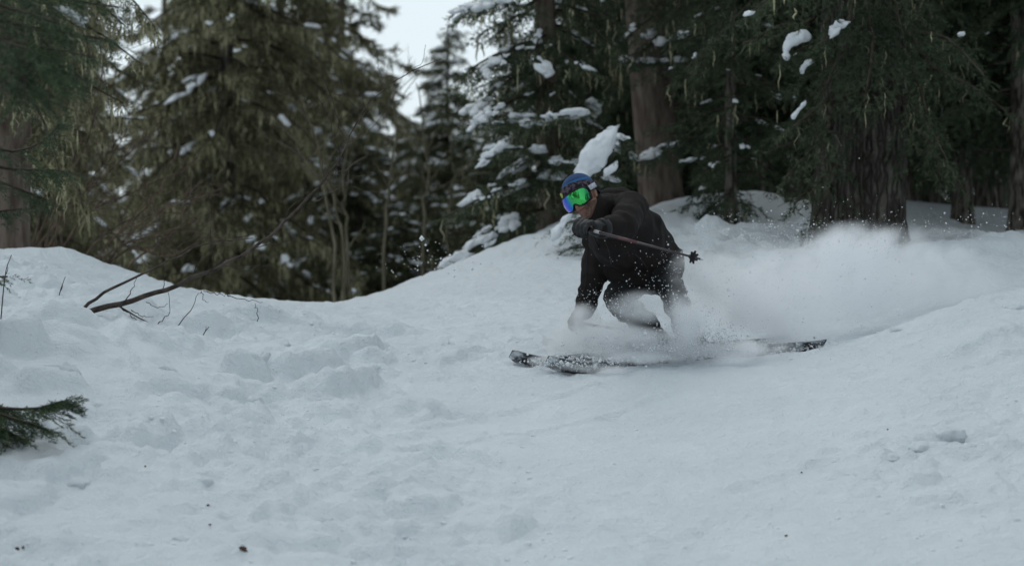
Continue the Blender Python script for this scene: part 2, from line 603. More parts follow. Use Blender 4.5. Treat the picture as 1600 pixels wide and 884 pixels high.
for a, b, w, h, bk in [
    ((508, 640, 12.95), (598, 598, 13.5), 0.05, 0.085, 0.35), ((350, 592, 13.3), (425, 592, 13.35), 0.07, 0.10, 0.35),
    ((440, 585, 13.5), (540, 560, 13.9), 0.05, 0.085, 0.32), ((535, 552, 14.1), (600, 535, 14.5), 0.05, 0.06, 0.3),
    ((345, 505, 15.2), (640, 520, 15.4), 0.08, 0.055, 0.6), ((330, 630, 12.8), (395, 620, 12.9), 0.05, 0.055, 0.3),
    ((170, 520, 14.0), (230, 600, 12.9), 0.05, 0.04, 0.3), ((0, 560, 13.0), (75, 545, 13.2), 0.08, 0.12, 0.45), ((40, 620, 12.4), (140, 600, 12.6), 0.06, 0.06, 0.35),
    ((200, 720, 11.7), (290, 700, 11.9), 0.05, 0.055, 0.3), ((70, 765, 11.2), (170, 740, 11.5), 0.06, 0.06, 0.35), ((60, 700, 11.7), (150, 690, 11.8), 0.06, 0.05, 0.3),
    ((1410, 700, 11.9), (1500, 690, 12.0), 0.035, 0.035, 0.2), ((1420, 780, 11.1), (1505, 776, 11.1), 0.025, 0.02, 0.12), ((1490, 530, 13.3), (1600, 512, 13.5), 0.06, 0.03, 0.3),
    ((1420, 745, 11.4), (1470, 740, 11.4), 0.03, 0.035, 0.15), ((1250, 712, 11.8), (1300, 698, 12.0), 0.02, 0.015, 0.12), ((790, 840, 10.9), (840, 830, 11.0), 0.025, 0.03, 0.14),
    ((640, 680, 12.5), (700, 640, 13.0), 0.025, 0.02, 0.15), ((690, 560, 14.2), (760, 540, 14.6), 0.03, 0.025, 0.2),
]:
    ledge(P(*a), P(*b), w, h, bk)
# a patch of kicked-up chunks low on the right bank, and a few old tracks
for k in range(90):
    px_, py_ = 1415 + rng.normal() * 75, 715 + rng.normal() * 32
    q = P(px_, py_, 11.8 - (py_ - 715) * 0.0075)
    r = 0.012 + 0.045 * rng.random() ** 2.5
    stamp(q[0], q[1], r * rng.uniform(1, 1.9), r, r * rng.uniform(0.25, 0.6), rng.uniform(-0.6, 0.6), 0.8, rng.choice([1.0, 2.0]))
for k in range(120):
    px_, py_ = 250 + rng.normal() * 170, 700 + rng.normal() * 70
    q = P(px_, py_, 11.9 - (py_ - 700) * 0.0078)
    r = 0.012 + 0.05 * rng.random() ** 2.5
    stamp(q[0], q[1], r * rng.uniform(1, 1.9), r, r * rng.uniform(0.25, 0.6), rng.uniform(-0.6, 0.6), 0.8, rng.choice([1.0, 2.0]))
for a, b in (((640, 690, 12.4), (980, 590, 13.8)), ((700, 720, 12.1), (1080, 610, 13.4)), ((1100, 760, 11.5), (1560, 640, 12.4)), ((430, 790, 11.2), (700, 740, 11.8)), ((560, 860, 10.6), (860, 820, 11.0)), ((1480, 560, 13.1), (1620, 545, 13.2))):
    ledge(P(*a), P(*b), 0.02, 0.012, 0.08)
# the groove the skis cut
for tip, tail in (((862, 584, 13.9), (1288, 543, 14.6)), ((805, 575, 14.15), (1226, 537, 14.85))):
    a, b = P(*tip), P(*tail)
    for s in np.linspace(0.08, 1.9, 60):
        q = a + (b - a) * s
        stamp(q[0], q[1], 0.10, 0.08, -0.012, 0.4, 1.0, 1.0)
# snow round the foot of the leaning stems
for px, py, Y, r, h in ((165, 478, 15.0, 0.20, 0.09), (205, 462, 15.2, 0.18, 0.09), (120, 470, 15.3, 0.25, 0.05)):
    q = P(px, py, Y)
    stamp(q[0], q[1], r * 1.3, r, h, 0.2, 1.2, 1.0)
# mounds and hummocks along the far crest on the right
for px, py, Y, r, h in ((1112, 350, 20.3, 0.18, 0.08), (1085, 362, 20.4, 0.2, 0.03), (1272, 350, 20.9, 0.2, 0.14), (1225, 360, 20.6, 0.16, 0.05), (1180, 362, 20.4, 0.15, 0.05), (1195, 366, 20.0, 0.1, 0.04), (1060, 360, 20.2, 0.12, 0.03), (1250, 368, 20.0, 0.12, 0.04), (60, 395, 17.0, 0.25, 0.04), (120, 403, 17.1, 0.2, 0.05), (1430, 345, 22.8, 0.4, 0.12), (940, 372, 19.8, 0.4, 0.07)):
    q = P(px, py, Y)
    stamp(q[0], q[1], r * 1.2, r, h, 0.1, 1.1, 1.0)

TX, TY = len(gx), len(gy)


def ground(x, y):
    i = int(np.clip(np.searchsorted(gx, x) - 1, 0, TX - 2))
    j = int(np.clip(np.searchsorted(gy, y) - 1, 0, TY - 2))
    u, v = (x - gx[i]) / (gx[i + 1] - gx[i]), (y - gy[j]) / (gy[j + 1] - gy[j])
    return (GZ[j, i] * (1 - u) + GZ[j, i + 1] * u) * (1 - v) + (GZ[j + 1, i] * (1 - u) + GZ[j + 1, i + 1] * u) * v


_i = np.arange(TY - 1)[:, None] * TX + np.arange(TX - 1)[None]
gf = np.stack([_i, _i + 1, _i + TX + 1, _i + TX], -1).reshape(-1, 4)
snow_ground = obj('snow_ground', mesh_np('snow_ground', np.stack([GX, GY, GZ], -1).reshape(-1, 3), gf), M_SNOW)
tag(snow_ground, 'grey white snow slope, packed smooth in the middle and trampled on the left', 'snow', kind='structure')


def lump_mesh(name, seed, sub=3, amp=0.25, freq=1.5, flat=0.0):
    v, f = ICO[sub]
    d = 1 + amp * noise3(v[:, 0] * freq + seed * 7.3, v[:, 1] * freq, v[:, 2] * freq, seed) + amp * 0.45 * noise3(v[:, 0] * freq * 2.7, v[:, 1] * freq * 2.7, v[:, 2] * freq * 2.7 + seed, seed + 1)
    return v * d[:, None], f


# loose crumbs lying on the surface: too many and too small to count
crumb_t = [lump_mesh('c', s, 1, 0.35, 1.2) for s in range(5)]
mb = MB()
k = 0
while k < 2200:
    x, y = rng.uniform(-3.4, 3.6), rng.uniform(10.0, 16.5)
    i, j = np.searchsorted(gx, x), np.searchsorted(gy, y)
    if rng.random() > 0.005 + (0.08 + 0.75 * rough_mask[j, i]) * patch2[j, i] ** 2:
        continue
    v, f = crumb_t[k % 5]
    r = 0.003 + 0.012 * rng.random() ** 5
    a = rng.uniform(0, 6.28)
    rot = np.array([[math.cos(a), -math.sin(a), 0], [math.sin(a), math.cos(a), 0], [0, 0, 1]])
    mb.add(v @ rot.T * r * np.array([1.2, 1, 0.75]) + np.array([x, y, ground(x, y) + r * 0.02]), f)
    k += 1
tag(obj('snow_crumbs', mb.mesh('snow_crumbs'), M_SNOWB), 'small loose crumbs of snow strewn over the slope', 'snow', kind='stuff')

# clods one can pick out
for n_c, (px, py, Y, r) in enumerate([
    (390, 582, 13.45, .085), (215, 676, 11.95, .06), (322, 752, 11.35, .04), (122, 752, 11.3, .07), (505, 640, 12.9, .04), (300, 628, 12.75, .07), (395, 610, 13.0, .06),
    (1350, 732, 11.6, .05), (1437, 698, 11.9, .06), (1478, 690, 12.0, .075), (1515, 706, 11.85, .045), (1322, 724, 11.7, .035), (1395, 712, 11.8, .04), (507, 812, 10.95, .04),
    (494, 732, 11.7, .03), (585, 572, 13.9, .05), (445, 553, 14.3, .04), (640, 652, 12.7, .03), (160, 620, 12.4, .08), (60, 660, 12.0, .09), (250, 590, 13.1, .07), (90, 590, 12.7, .10), (30, 520, 13.5, .10),
    (700, 540, 14.8, .05), (1590, 480, 13.9, .06), (1400, 498, 14.05, .05), (180, 690, 11.8, .05), (225, 850, 10.5, .05), (290, 838, 10.6, .045),
]):
    q = P(px, py, Y)
    v, f = lump_mesh('c', n_c + 20, 3, 0.28, 1.9)
    me = mesh_np('snow_clod', v * np.array([1.3, 0.95, 0.7]) * r, f)
    o = obj('snow_clod', me, M_SNOW)
    o.location = (q[0], q[1], ground(q[0], q[1]) - r * 0.42)
    o.rotation_euler = (0, 0, n_c * 1.7)
    tag(o, 'rounded clod of broken snow lying on the slope', 'snow clod', 'snow clods scattered on the slope')

# ------------------------------------------------------------------ conifers
ICOV, ICOF = ICO[2]
SNOW_T = [lump_mesh('s', s + 3, 2, 0.55, 1.7)[0] for s in range(6)]


def needle_tris(p0, d, L, n, nl, nw, g):
    """n needle faces on every twig that starts at p0 (K,3), runs along d for L (K,)"""
    K = len(p0)
    u = (np.arange(n)[None] + g.random((K, n))) / n
    base = p0[:, None] + d[:, None] * (L[:, None] * u)[..., None]
    r = g.normal(size=(K, n, 3))
    r -= (r * d[:, None]).sum(-1, keepdims=True) * d[:, None]
    r = unit(r)
    dd = unit(d[:, None] * 0.75 + r * 0.7)
    w = unit(np.cross(dd, g.normal(size=(K, n, 3))))
    ln = nl * g.uniform(0.7, 1.2, (K, n, 1))
    t = np.stack([base - w * nw / 2, base + w * nw / 2, base + dd * ln], 2)
    return t.reshape(-1, 3)


class Tree:
    def __init__(self, seed):
        self.g = np.random.default_rng(seed)
        self.limb = MB()
        self.tris, self.lich = [], []
        self.snow_v, self.snow_f, self.sn = [], [], 0

    def snow_lump(self, c, s, yaw, tilt=0.0):
        v = SNOW_T[int(self.g.integers(6))] * np.asarray(s)
        ca, sa = math.cos(tilt), math.sin(tilt)
        v = np.stack([v[:, 0] * ca - v[:, 2] * sa, v[:, 1], v[:, 0] * sa + v[:, 2] * ca], 1)
        ca, sa = math.cos(yaw), math.sin(yaw)
        v = np.stack([v[:, 0] * ca - v[:, 1] * sa, v[:, 0] * sa + v[:, 1] * ca, v[:, 2]], 1)
        self.snow_v.append(v + np.asarray(c))
        self.snow_f.append(ICOF + self.sn)
        self.sn += len(v)

    def branch(self, pts, r0, dens=1.0, nl=0.045, nw=0.0095, lat=0.42, nn=8, step=0.042, droop=0.35, lichen=0.0, snow=0.0, bare=0.12, coarse=False, snow_size=1.0, tw=0.05, lw=1.0, tl=1.0):
        g = self.g
        pts = spline(pts, 10)
        seg = np.linalg.norm(np.diff(pts, axis=0), axis=1)
        L = seg.sum()
        self.limb.tube(pts, np.linspace(r0, r0 * 0.2 + 0.002, len(pts)), 4, False)
        n = max(3, int(L / step * dens))
        t = np.sort(g.uniform(bare, 1.0, n))
        ti = t * (len(pts) - 1)
        i = np.minimum(ti.astype(int), len(pts) - 2)
        u = (ti - i)[:, None]
        pos = pts[i] * (1 - u) + pts[i + 1] * u
        tan = unit(pts[i + 1] - pts[i])
        side = unit(np.cross(tan, [0, 0, 1.0]))
        sg = np.where(np.arange(n) % 2 == 0, 1.0, -1.0)[:, None]
        th = g.uniform(0.6, 1.15, (n, 1))
        d = unit(tan * np.cos(th) + side * sg * np.sin(th) + np.array([0, 0, 1.0]) * (-g.uniform(0.0, 1.0, (n, 1)) * droop + 0.08))
        lb = (lat * L * (1 - t) * 0.9 + 0.10) * g.uniform(0.55, 1.15, n)
        lb = np.minimum(lb, 0.7)
        # the tip itself
        pos = np.vstack([pos, pts[-1:]])
        d = np.vstack([d, unit(pts[-1:] - pts[-2:-1])])
        lb = np.append(lb, 0.12)
        if coarse:
            p0 = np.repeat(pos, 3, 0)
            dd = np.repeat(d, 3, 0)
            self.tris.append(needle_tris(p0, dd, np.repeat(lb, 3), 3, 0.16, 0.05, g))
        else:
            cnt = np.maximum(2, (lb / tw).astype(int))
            idx = np.repeat(np.arange(len(pos)), cnt)
            loc = np.concatenate([(np.arange(c) + 0.4) / c for c in cnt])
            sag = np.stack([np.zeros_like(loc), np.zeros_like(loc), -droop * 0.5 * lb[idx] * loc ** 2], 1)
            q0 = pos[idx] + d[idx] * (lb[idx] * loc)[:, None] + sag
            s2 = unit(np.cross(d[idx], g.normal(size=(len(idx), 3)) * 0.35 + np.array([0, 0, 1.0])))
            sg2 = np.where(g.random(len(idx)) < 0.5, 1.0, -1.0)[:, None]
            dd = unit(d[idx] * 0.8 + s2 * sg2 * 0.6 + np.array([0, 0, -0.25 * droop]))
            self.tris.append(needle_tris(q0, dd, tl * (0.05 + 0.05 * g.random(len(idx))) * (1.3 - 0.6 * loc), nn, nl, nw, g))
        if lichen:
            k = g.poisson(lichen * L * 18)
            if k:
                w = g.integers(0, len(pos), k)
                q = pos[w] + d[w] * (lb[w] * g.random(k))[:, None]
                ln = g.uniform(0.05, 0.20, k) * (0.5 + g.random(k))
                wd = g.uniform(0.004, 0.012, k) * lw
                a = g.uniform(0, math.pi, k)
                ax = np.stack([np.cos(a), np.sin(a), np.zeros(k)], 1) * wd[:, None]
                j = g.normal(size=(k, 3)) * 0.015
                dn = np.array([0, 0, -1.0]) * ln[:, None]
                m1, m2, e = q + dn * 0.35 + j, q + dn * 0.7 - j * 0.6, q + dn
                self.lich.append(np.stack([q - ax * .4, q + ax * .4, m1 + ax, m1 - ax, m2 + ax * .7, m2 - ax * .7, e], 1))
        if snow:
            k = g.poisson(snow * L * 6.0)
            for _ in range(k):
                tt = g.uniform(0.35, 1.0)
                q = pts[min(int(tt * 9.99), 9)]
                tg = unit(pts[min(int(tt * 9.99) + 1, 9)] - pts[max(int(tt * 9.99) - 1, 0)])
                yaw = math.atan2(tg[1], tg[0])
                tl = math.asin(float(np.clip(tg[2], -1, 1)))
                if abs(tl) > 0.75:
                    continue
                s = (0.022 + 0.06 * g.random() ** 2) * snow_size
                off = np.array([-tg[1], tg[0], 0]) * g.normal() * 0.16 * L * (1 - tt + 0.15)
                for _j in range(3):
                    jt = tg * g.normal() * s * 1.1 + np.array([-tg[1], tg[0], 0]) * g.normal() * s * 0.7
                    s_ = s * g.uniform(0.45, 0.95)
                    self.snow_lump(q + off + jt + np.array([0, 0, 0.015]), (s_ * g.uniform(1.0, 2.0), s_ * g.uniform(0.8, 1.2), s_ * g.uniform(0.45, 0.75)), yaw + g.normal() * 0.5, tl)

    def meshes(self, name, trunk, tm, nm):
        out = [('trunk', trunk, tm)]
        if self.limb.n:
            out.append(('limbs', self.limb.mesh(name + '_limbs'), M_LIMB))
        v = np.concatenate(self.tris)
        out.append(('crown', mesh_np(name + '_crown', v, np.arange(len(v)).reshape(-1, 3), False), nm))
        if self.lich:
            a = np.concatenate(self.lich)
            K = len(a)
            b = np.arange(K)[:, None] * 7
            q = np.concatenate([b + np.array([[0, 1, 2, 3]]), b + np.array([[3, 2, 4, 5]])])
            out.append(('lichen', mesh_np(name + '_lichen', a.reshape(-1, 3), [q, b + np.array([[5, 4, 6]])], False), M_LICHEN))
        if self.snow_v:
            out.append(('branch_snow', mesh_np(name + '_snow', np.concatenate(self.snow_v), np.concatenate(self.snow_f)), M_SNOWB))
        return out


def trunk_mesh(name, H, r0, seed, lean=(0.0, 0.0), seg=24, dz=0.12, furrow=0.06, flare=0.5, top=0.12):
    zs = np.concatenate([[-1.0], np.arange(0, min(H, 8), dz), np.arange(min(H, 8), H, 0.8), [H]])
    zs = np.unique(zs)
    th = np.linspace(0, 2 * math.pi, seg, endpoint=False)
    Z, T = np.meshgrid(zs, th, indexing='ij')
    rr = r0 * (top + (1 - top) * np.clip(1 - Z / H, 0, 1) ** 0.85) * (1 + flare * np.exp(-np.maximum(Z, 0) / 0.3))
    c, s = np.cos(T), np.sin(T)
    n = noise3(c * 2.2, s * 2.2, Z * 0.35, seed) * 0.9 + np.abs(noise3(c * 6.5, s * 6.5, Z * 1.1, seed + 1)) * 1.3 + 0.5 * noise3(c * 9, s * 9, Z * 6, seed + 2)
    rr = rr * (1 + furrow * n)
    x = rr * c + lean[0] * Z + 0.03 * np.sin(Z * 0.7 + seed)
    y = rr * s + lean[1] * Z
    v = np.stack([x, y, Z], -1).reshape(-1, 3)
    nz = len(zs)
    i = np.arange(nz - 1)[:, None] * seg
    j = np.arange(seg)[None]
    q = np.stack([i + j, i + (j + 1) % seg, i + seg + (j + 1) % seg, i + seg + j], -1).reshape(-1, 4)
    cap = np.array([list(range(len(v) - seg, len(v)))])
    return mesh_np(name + '_trunk', v, [q, cap])


def conifer(name, seed, H, r0, cb, crad, per_m, tm, nm, lichen=0.0, snow=0.0, droop=0.35, fine_to=6.5, lean=(0, 0), dead=0, custom=(), power=0.8, furrow=0.06, snow_size=1.0, seg=24, dens=1.0, nn=8, dz=0.12, flare=0.5, nl=0.045, nw=0.0095):
    T = Tree(seed)
    g = T.g
    h = cb
    while h < H - 0.15:
        f = (h - cb) / (H - cb)
        hi = h > fine_to
        L = crad * max(0.04, (1 - f)) ** power * g.uniform(0.65, 1.12)
        if f < 0.12:
            L *= 0.65 + 0.35 * f / 0.12
        a = g.uniform(0, 2 * math.pi)
        d = np.array([math.cos(a), math.sin(a), 0])
        up = 0.25 * f + g.uniform(-0.15, 0.12)
        s = np.array([lean[0] * h, lean[1] * h, h])
        dr = droop * (1.15 - 0.6 * f)
        pts = [s, s + d * L * 0.35 + [0, 0, L * (up * 0.35 - dr * 0.12)], s + d * L * 0.7 + [0, 0, L * (up * 0.6 - dr * 0.5)], s + d * L + [0, 0, L * (up * 0.8 - dr * 0.85)]]
        pts = [pts[0]] + [q + g.normal(size=3) * 0.04 * L for q in pts[1:]]
        T.branch(pts, 0.006 + 0.010 * L, dens=(0.55 if hi else dens), droop=droop + 0.2, lichen=0 if hi else lichen, snow=0 if hi else snow, coarse=hi, snow_size=snow_size, nn=nn, nl=nl, nw=nw)
        h += 1.0 / (per_m * (0.5 if hi else 1.0)) * g.uniform(0.6, 1.4)
    for k in range(dead):
        hh = g.uniform(0.5, cb + 1.5)
        a = g.uniform(0, 2 * math.pi)
        L = g.uniform(0.3, 1.0)
        s = np.array([lean[0] * hh, lean[1] * hh, hh])
        e = s + np.array([math.cos(a) * L, math.sin(a) * L, -L * g.uniform(0.0, 0.5)])
        T.limb.tube(spline([s, (s + e) / 2 + g.normal(size=3) * 0.05, e], 7), np.linspace(0.012, 0.003, 7), 4, False)
        for j in range(4):
            b = s + (e - s) * g.uniform(0.3, 1)
            T.limb.tube(spline([b, b + g.normal(size=3) * 0.1, b + g.normal(size=3) * 0.2 - [0, 0, 0.08]], 4), np.linspace(0.005, 0.002, 4), 3, False)
    for pts, kw in custom:
        T.branch([np.asarray(p, float) for p in pts], **kw)
    return T.meshes(name, trunk_mesh(name, H, r0, seed, lean, seg=seg, furrow=furrow, dz=dz, flare=flare), tm, nm)


def place_tree(kind, meshes, px, Y, label, group=None, yaw=0.0, scale=1.0, sink=0.05, cat='tree', zscale=1.0):
    x = (px - 800.0) / F_PX * Y
    t = empty(kind, (x, Y, float(ground(x, Y)) - sink))
    t.rotation_euler = (0, 0, yaw)
    t.scale = (scale, scale, scale * zscale)
    tag(t, label, cat, group)
    for nm, me, mt in meshes:
        o = bpy.data.objects.new(nm, me)
        if not me.materials:
            me.materials.append(mt)
        COL.objects.link(o)
        o.parent = t
        if nm in ('crown', 'limbs', 'lichen', 'branch_snow'):
            o['kind'] = 'stuff'
    return t


def local(px, py, Y, tpx, tY, sink=0.05):
    """photo pixel at distance Y, in the coordinates of a tree that stands at pixel tpx, distance tY"""
    x = (tpx - 800.0) / F_PX * tY
    return P(px, py, Y) - np.array([x, tY, float(ground(x, tY)) - sink])


# kinds of tree that repeat
LICHEN_FIR = conifer('lichen_fir', 11, 15.0, 0.115, 0.25, 2.3, 15.0, M_BARK, M_NEEDLO, lichen=10.0, snow=0.22, droop=0.6, dead=14, fine_to=7.0, nl=0.055, nw=0.013, snow_size=0.95)
LICHEN_FIR2 = conifer('lichen_fir_b', 12, 17.0, 0.13, 0.35, 2.5, 14.0, M_BARK, M_NEEDLO, lichen=8.0, snow=0.18, droop=0.65, dead=10, fine_to=7.5, nl=0.058, nw=0.0135, nn=6, snow_size=1.0)
SNOWY_FIR = conifer('snowy_fir', 13, 7.2, 0.08, 0.1, 1.95, 25.0, M_BARK, M_NEEDLG, lichen=1.6, snow=0.26, droop=0.45, fine_to=8.0, power=0.62, snow_size=1.0, nl=0.06, nw=0.016, nn=7)
DARK_FIR = conifer('dark_fir', 14, 14.0, 0.095, 1.3, 2.0, 17.0, M_BARK, M_NEEDLE, lichen=0.3, snow=0.025, droop=0.55, dead=8, fine_to=6.0, nl=0.06, nw=0.015, snow_size=0.55)

# one-off trees
EX, EY = 855, 22.3
heavy = dict(r0=0.02, snow=1.5, lw=0.7, snow_size=0.95, droop=0.5, lichen=0.3, nn=7)


def eb(h, *pts):
    return [np.array([0, 0, h])] + [local(px, py, Y, EX, EY) for px, py, Y in pts]


E_CUSTOM = [
    (eb(2.0, (830, 75, 21.9), (790, 90, 21.6), (735, 140, 21.2)), heavy),
    (eb(1.6, (820, 150, 22.0), (770, 170, 21.6), (735, 205, 21.3)), heavy),
    (eb(1.15, (820, 185, 21.8), (850, 186, 21.2), (905, 178, 20.9)), heavy),
    (eb(1.15, (830, 190, 21.9), (800, 195, 21.5), (772, 192, 21.2)), heavy),
    (eb(0.8, (820, 280, 21.8), (770, 300, 21.3), (690, 342, 21.0)), heavy),
    (eb(0.9, (830, 240, 21.7), (790, 232, 21.2), (760, 250, 21.0)), heavy),
    (eb(0.5, (810, 340, 21.8), (770, 370, 21.5), (700, 410, 21.3)), heavy),
    (eb(1.0, (880, 250, 21.8), (895, 255, 21.4), (915, 258, 21.2)), heavy),
    (eb(2.5, (820, 10, 22), (780, 5, 21.5), (715, 20, 21.0)), heavy),
]
E_TREE = conifer('snow_laden_fir', 21, 13.0, 0.105, 0.75, 0.98, 22.0, M_BARKR, M_NEEDLE, lichen=0.8, snow=0.16, droop=0.5, dead=5, custom=E_CUSTOM, fine_to=4.5, dens=1.1)

F_CUSTOM = [*[([np.array([-.07 * h_, -.1, h_]), local(1035 + 8 * k_, y_, 23.2, 1040, 24), local(x_, y_ + 25, 22.8, 1040, 24), local(x_ - 25, y_ + 50, 22.6, 1040, 24)], dict(heavy, snow=0.15)) for k_, (h_, x_, y_) in enumerate(((2.3, 1000, 15), (2.0, 1010, 50), (0.9, 1000, 225), (2.5, 1060, -10)))],
            ([np.array([0, 0, 1.55]), local(1040, 100, 23.4, 1040, 24), local(1000, 98, 23.1, 1040, 24), local(975, 96, 22.9, 1040, 24)], heavy)]
F_TREE = conifer('tall_bare_trunk', 22, 18.0, 0.215, 2.6, 2.2, 6.0, M_BARKR, M_NEEDLE, lichen=0.5, snow=0.05, droop=0.6, lean=(-0.075, 0), dead=12, custom=F_CUSTOM, furrow=0.05, seg=36, dz=0.06, fine_to=6, flare=0.25)
G_TREE = conifer('young_fir', 23, 6.5, 0.055, 0.12, 0.72, 30.0, M_BARK, M_NEEDLE, lichen=0.08, snow=0.16, droop=0.4, power=0.6, fine_to=4.2, snow_size=0.5)

IX, IY = 1350, 19.4


def ib(h, a, *pts):
    return [np.array([0.3 * math.cos(a), 0.3 * math.sin(a), h])] + [local(px, py, Y, IX, IY) for px, py, Y in pts]


lit = dict(r0=0.022, snow=0.015, lw=0.6, droop=0.7, lichen=0.25, nn=8, lat=0.4)
I_CUSTOM = [
    (ib(2.0, 3.4, (1290, 70, 18.9), (1262, 62, 18.7), (1222, 85, 18.6)), lit), (ib(1.7, 3.3, (1300, 115, 18.9), (1280, 105, 18.7), (1245, 120, 18.6)), lit),
    (ib(1.4, 3.5, (1300, 140, 18.8), (1268, 165, 18.6), (1236, 190, 18.5)), lit), (ib(1.9, 4.4, (1320, 60, 18.7), (1305, 90, 18.5), (1285, 140, 18.4)), lit),
    (ib(2.1, 5.3, (1395, 40, 18.7), (1425, 90, 18.5), (1450, 170, 18.4)), lit), (ib(1.6, 5.4, (1400, 130, 18.8), (1440, 170, 18.5), (1480, 240, 18.3)), lit),
    (ib(2.4, 5.6, (1420, 30, 18.8), (1480, 50, 18.5), (1540, 110, 18.3)), lit), (ib(2.4, 4.2, (1330, 10, 18.6), (1310, 30, 18.4), (1280, 60, 18.2)), lit),
    (ib(0.55, 3.6, (1290, 300, 19.0), (1275, 330, 18.9), (1262, 372, 18.8)), lit), (ib(0.75, 3.3, (1300, 260, 19.0), (1270, 280, 18.9), (1240, 310, 18.8)), lit),
    (ib(1.1, 3.4, (1295, 200, 18.9), (1262, 230, 18.8), (1225, 270, 18.7)), lit), (ib(1.2, 5.8, (1430, 220, 19.0), (1470, 240, 18.9), (1510, 290, 18.8)), lit),
    (ib(1.5, 5.6, (1425, 180, 18.9), (1455, 220, 18.8), (1470, 270, 18.7)), lit), (ib(2.3, 3.2, (1270, 20, 19.0), (1220, 30, 18.9), (1160, 60, 18.8)), lit),
    (ib(1.9, 6.0, (1450, 90, 19.2), (1510, 120, 19.2), (1580, 170, 19.2)), lit), (ib(0.3, 3.9, (1310, 345, 18.9), (1290, 362, 18.8), (1272, 385, 18.7)), lit),
    *[(ib(h_, 4.7, (x_ - 12, y_, 18.75), (x_, y_ + 40, 18.6), (x_ + 14, y_ + 110, 18.55)), dict(lit, lat=0.6)) for h_, x_, y_ in ((2.35, 1405, -20), (1.25, 1280, 165), (2.5, 1350, -60))],
    (ib(2.2, 5.0, (1365, 40, 18.6), (1360, 90, 18.3), (1350, 150, 18.2)), lit),
]
I_TREE = conifer('giant_trunk', 24, 22.0, 0.335, 2.7, 3.0, 6.0, M_PLATE, M_NEEDLE, lichen=0.35, snow=0.02, droop=0.8, dead=16, custom=I_CUSTOM, furrow=0.13, seg=72, dz=0.05, fine_to=5.0, flare=0.14)
A_TREE = conifer('reddish_trunk', 25, 16.0, 0.15, 1.0, 1.25, 13.0, M_BARKR, M_NEEDLO, lichen=3.0, snow=0.04, droop=0.6, dead=10, furrow=0.05, seg=32, dz=0.06, fine_to=4.5, flare=0.2)

place_tree('lichen_fir_tree', A_TREE, 14, 18.6, 'reddish trunked fir at the edge of the left bank beside the bare shrub', yaw=0.6)
place_tree('lichen_fir_tree', LICHEN_FIR, 352, 30.0, 'broad olive fir hung with lichen, its trunk showing above the leaning bare stems', yaw=1.0, scale=1.0)
place_tree('snow_laden_fir_tree', E_TREE, EX, EY, 'fir with heavy snow pads on its branches standing behind the skier\'s head')
place_tree('tall_fir_tree', F_TREE, 1040, 24.0, 'tall reddish grey trunk bare of low branches behind the skier\'s back')
place_tree('young_fir_tree', G_TREE, 1146, 21.6, 'young dark green fir between the tall bare trunk and the giant trunk', yaw=0.4)
place_tree('giant_fir_tree', I_TREE, IX, IY, 'giant dark trunk with furrowed bark rising out of the flying powder', sink=0.1)
place_tree('snowy_fir_tree', SNOWY_FIR, 702, 40.0, 'small pointed snow dusted fir standing in the gap of white sky', yaw=0.3, scale=0.96)

g1 = 'lichen hung firs in the hollow behind the crest'
for k, (px, Y, me, sc) in enumerate([(400, 34, LICHEN_FIR2, 0.9), (485, 38, LICHEN_FIR, 0.95), (440, 44, LICHEN_FIR, 1.05), (60, 26, LICHEN_FIR2, 0.62), (-60, 24, LICHEN_FIR, 0.95), (40, 38, LICHEN_FIR, 0.85), (535, 43, LICHEN_FIR, 0.95), (255, 52, LICHEN_FIR, 0.95), (135, 43, LICHEN_FIR, 0.72), (320, 48, LICHEN_FIR2, 0.85),
                                      (-20, 44, LICHEN_FIR2, 1.2), (440, 56, LICHEN_FIR, 1.2), (60, 60, LICHEN_FIR2, 1.1)]):
    place_tree('lichen_fir_tree', me, px, Y, 'olive green fir hung with lichen in the hollow behind the snow crest', g1, yaw=2.1 * k + 0.5, scale=sc)
g2 = 'snow dusted firs low in the hollow'
for k, (px, Y, sc, zs) in enumerate([(640, 44, 0.85, 0.8), (755, 43, 1.0, 0.72), (800, 33, 0.8, 0.95), (585, 50, 1.0, 0.85), (560, 36, 0.9, 0.85), (615, 33, 0.8, 0.62), (665, 36, 0.75, 0.72), (720, 37, 0.8, 0.7), (765, 38, 0.9, 0.72), (640, 58, 1.3, 0.75), (735, 58, 1.3, 0.75), (690, 64, 1.4, 0.7)]):
    place_tree('snowy_fir_tree', SNOWY_FIR, px, Y, 'snow dusted green fir crowded in the hollow below the sky gap', g2, yaw=1.3 * k + 1, scale=sc, zscale=zs)
g3 = 'dark firs filling the wood on the right'
for k, (px, Y, sc) in enumerate([(1500, 23.0, 0.9), (1545, 25.5, 1.0), (1592, 22.0, 0.9), (1455, 30, 1.1), (1250, 26.5, 1.0), (1100, 31, 1.1), (1205, 35, 1.2), (1310, 33, 1.2), (1400, 38, 1.3), (1560, 34, 1.2), (1660, 27, 1.1), (975, 33, 0.9), (960, 40, 1.1), (1010, 44, 1.3), (1640, 42, 1.3), (1150, 48, 1.4), (1500, 50, 1.5), (1300, 52, 1.5), (1100, 29, 0.9), (1200, 27, 0.95), (1425, 26, 1.0), (1620, 30, 1.1), (1350, 44, 1.4), (925, 28, 0.7), (1230, 42, 1.3), (1580, 56, 1.6), (1700, 24, 1.0), (985, 55, 1.3)]):
    place_tree('dark_fir_tree', DARK_FIR, px, Y, 'dark green fir with slim trunk crowded in the shaded wood on the right', g3, yaw=2.4 * k + 0.2, scale=sc)

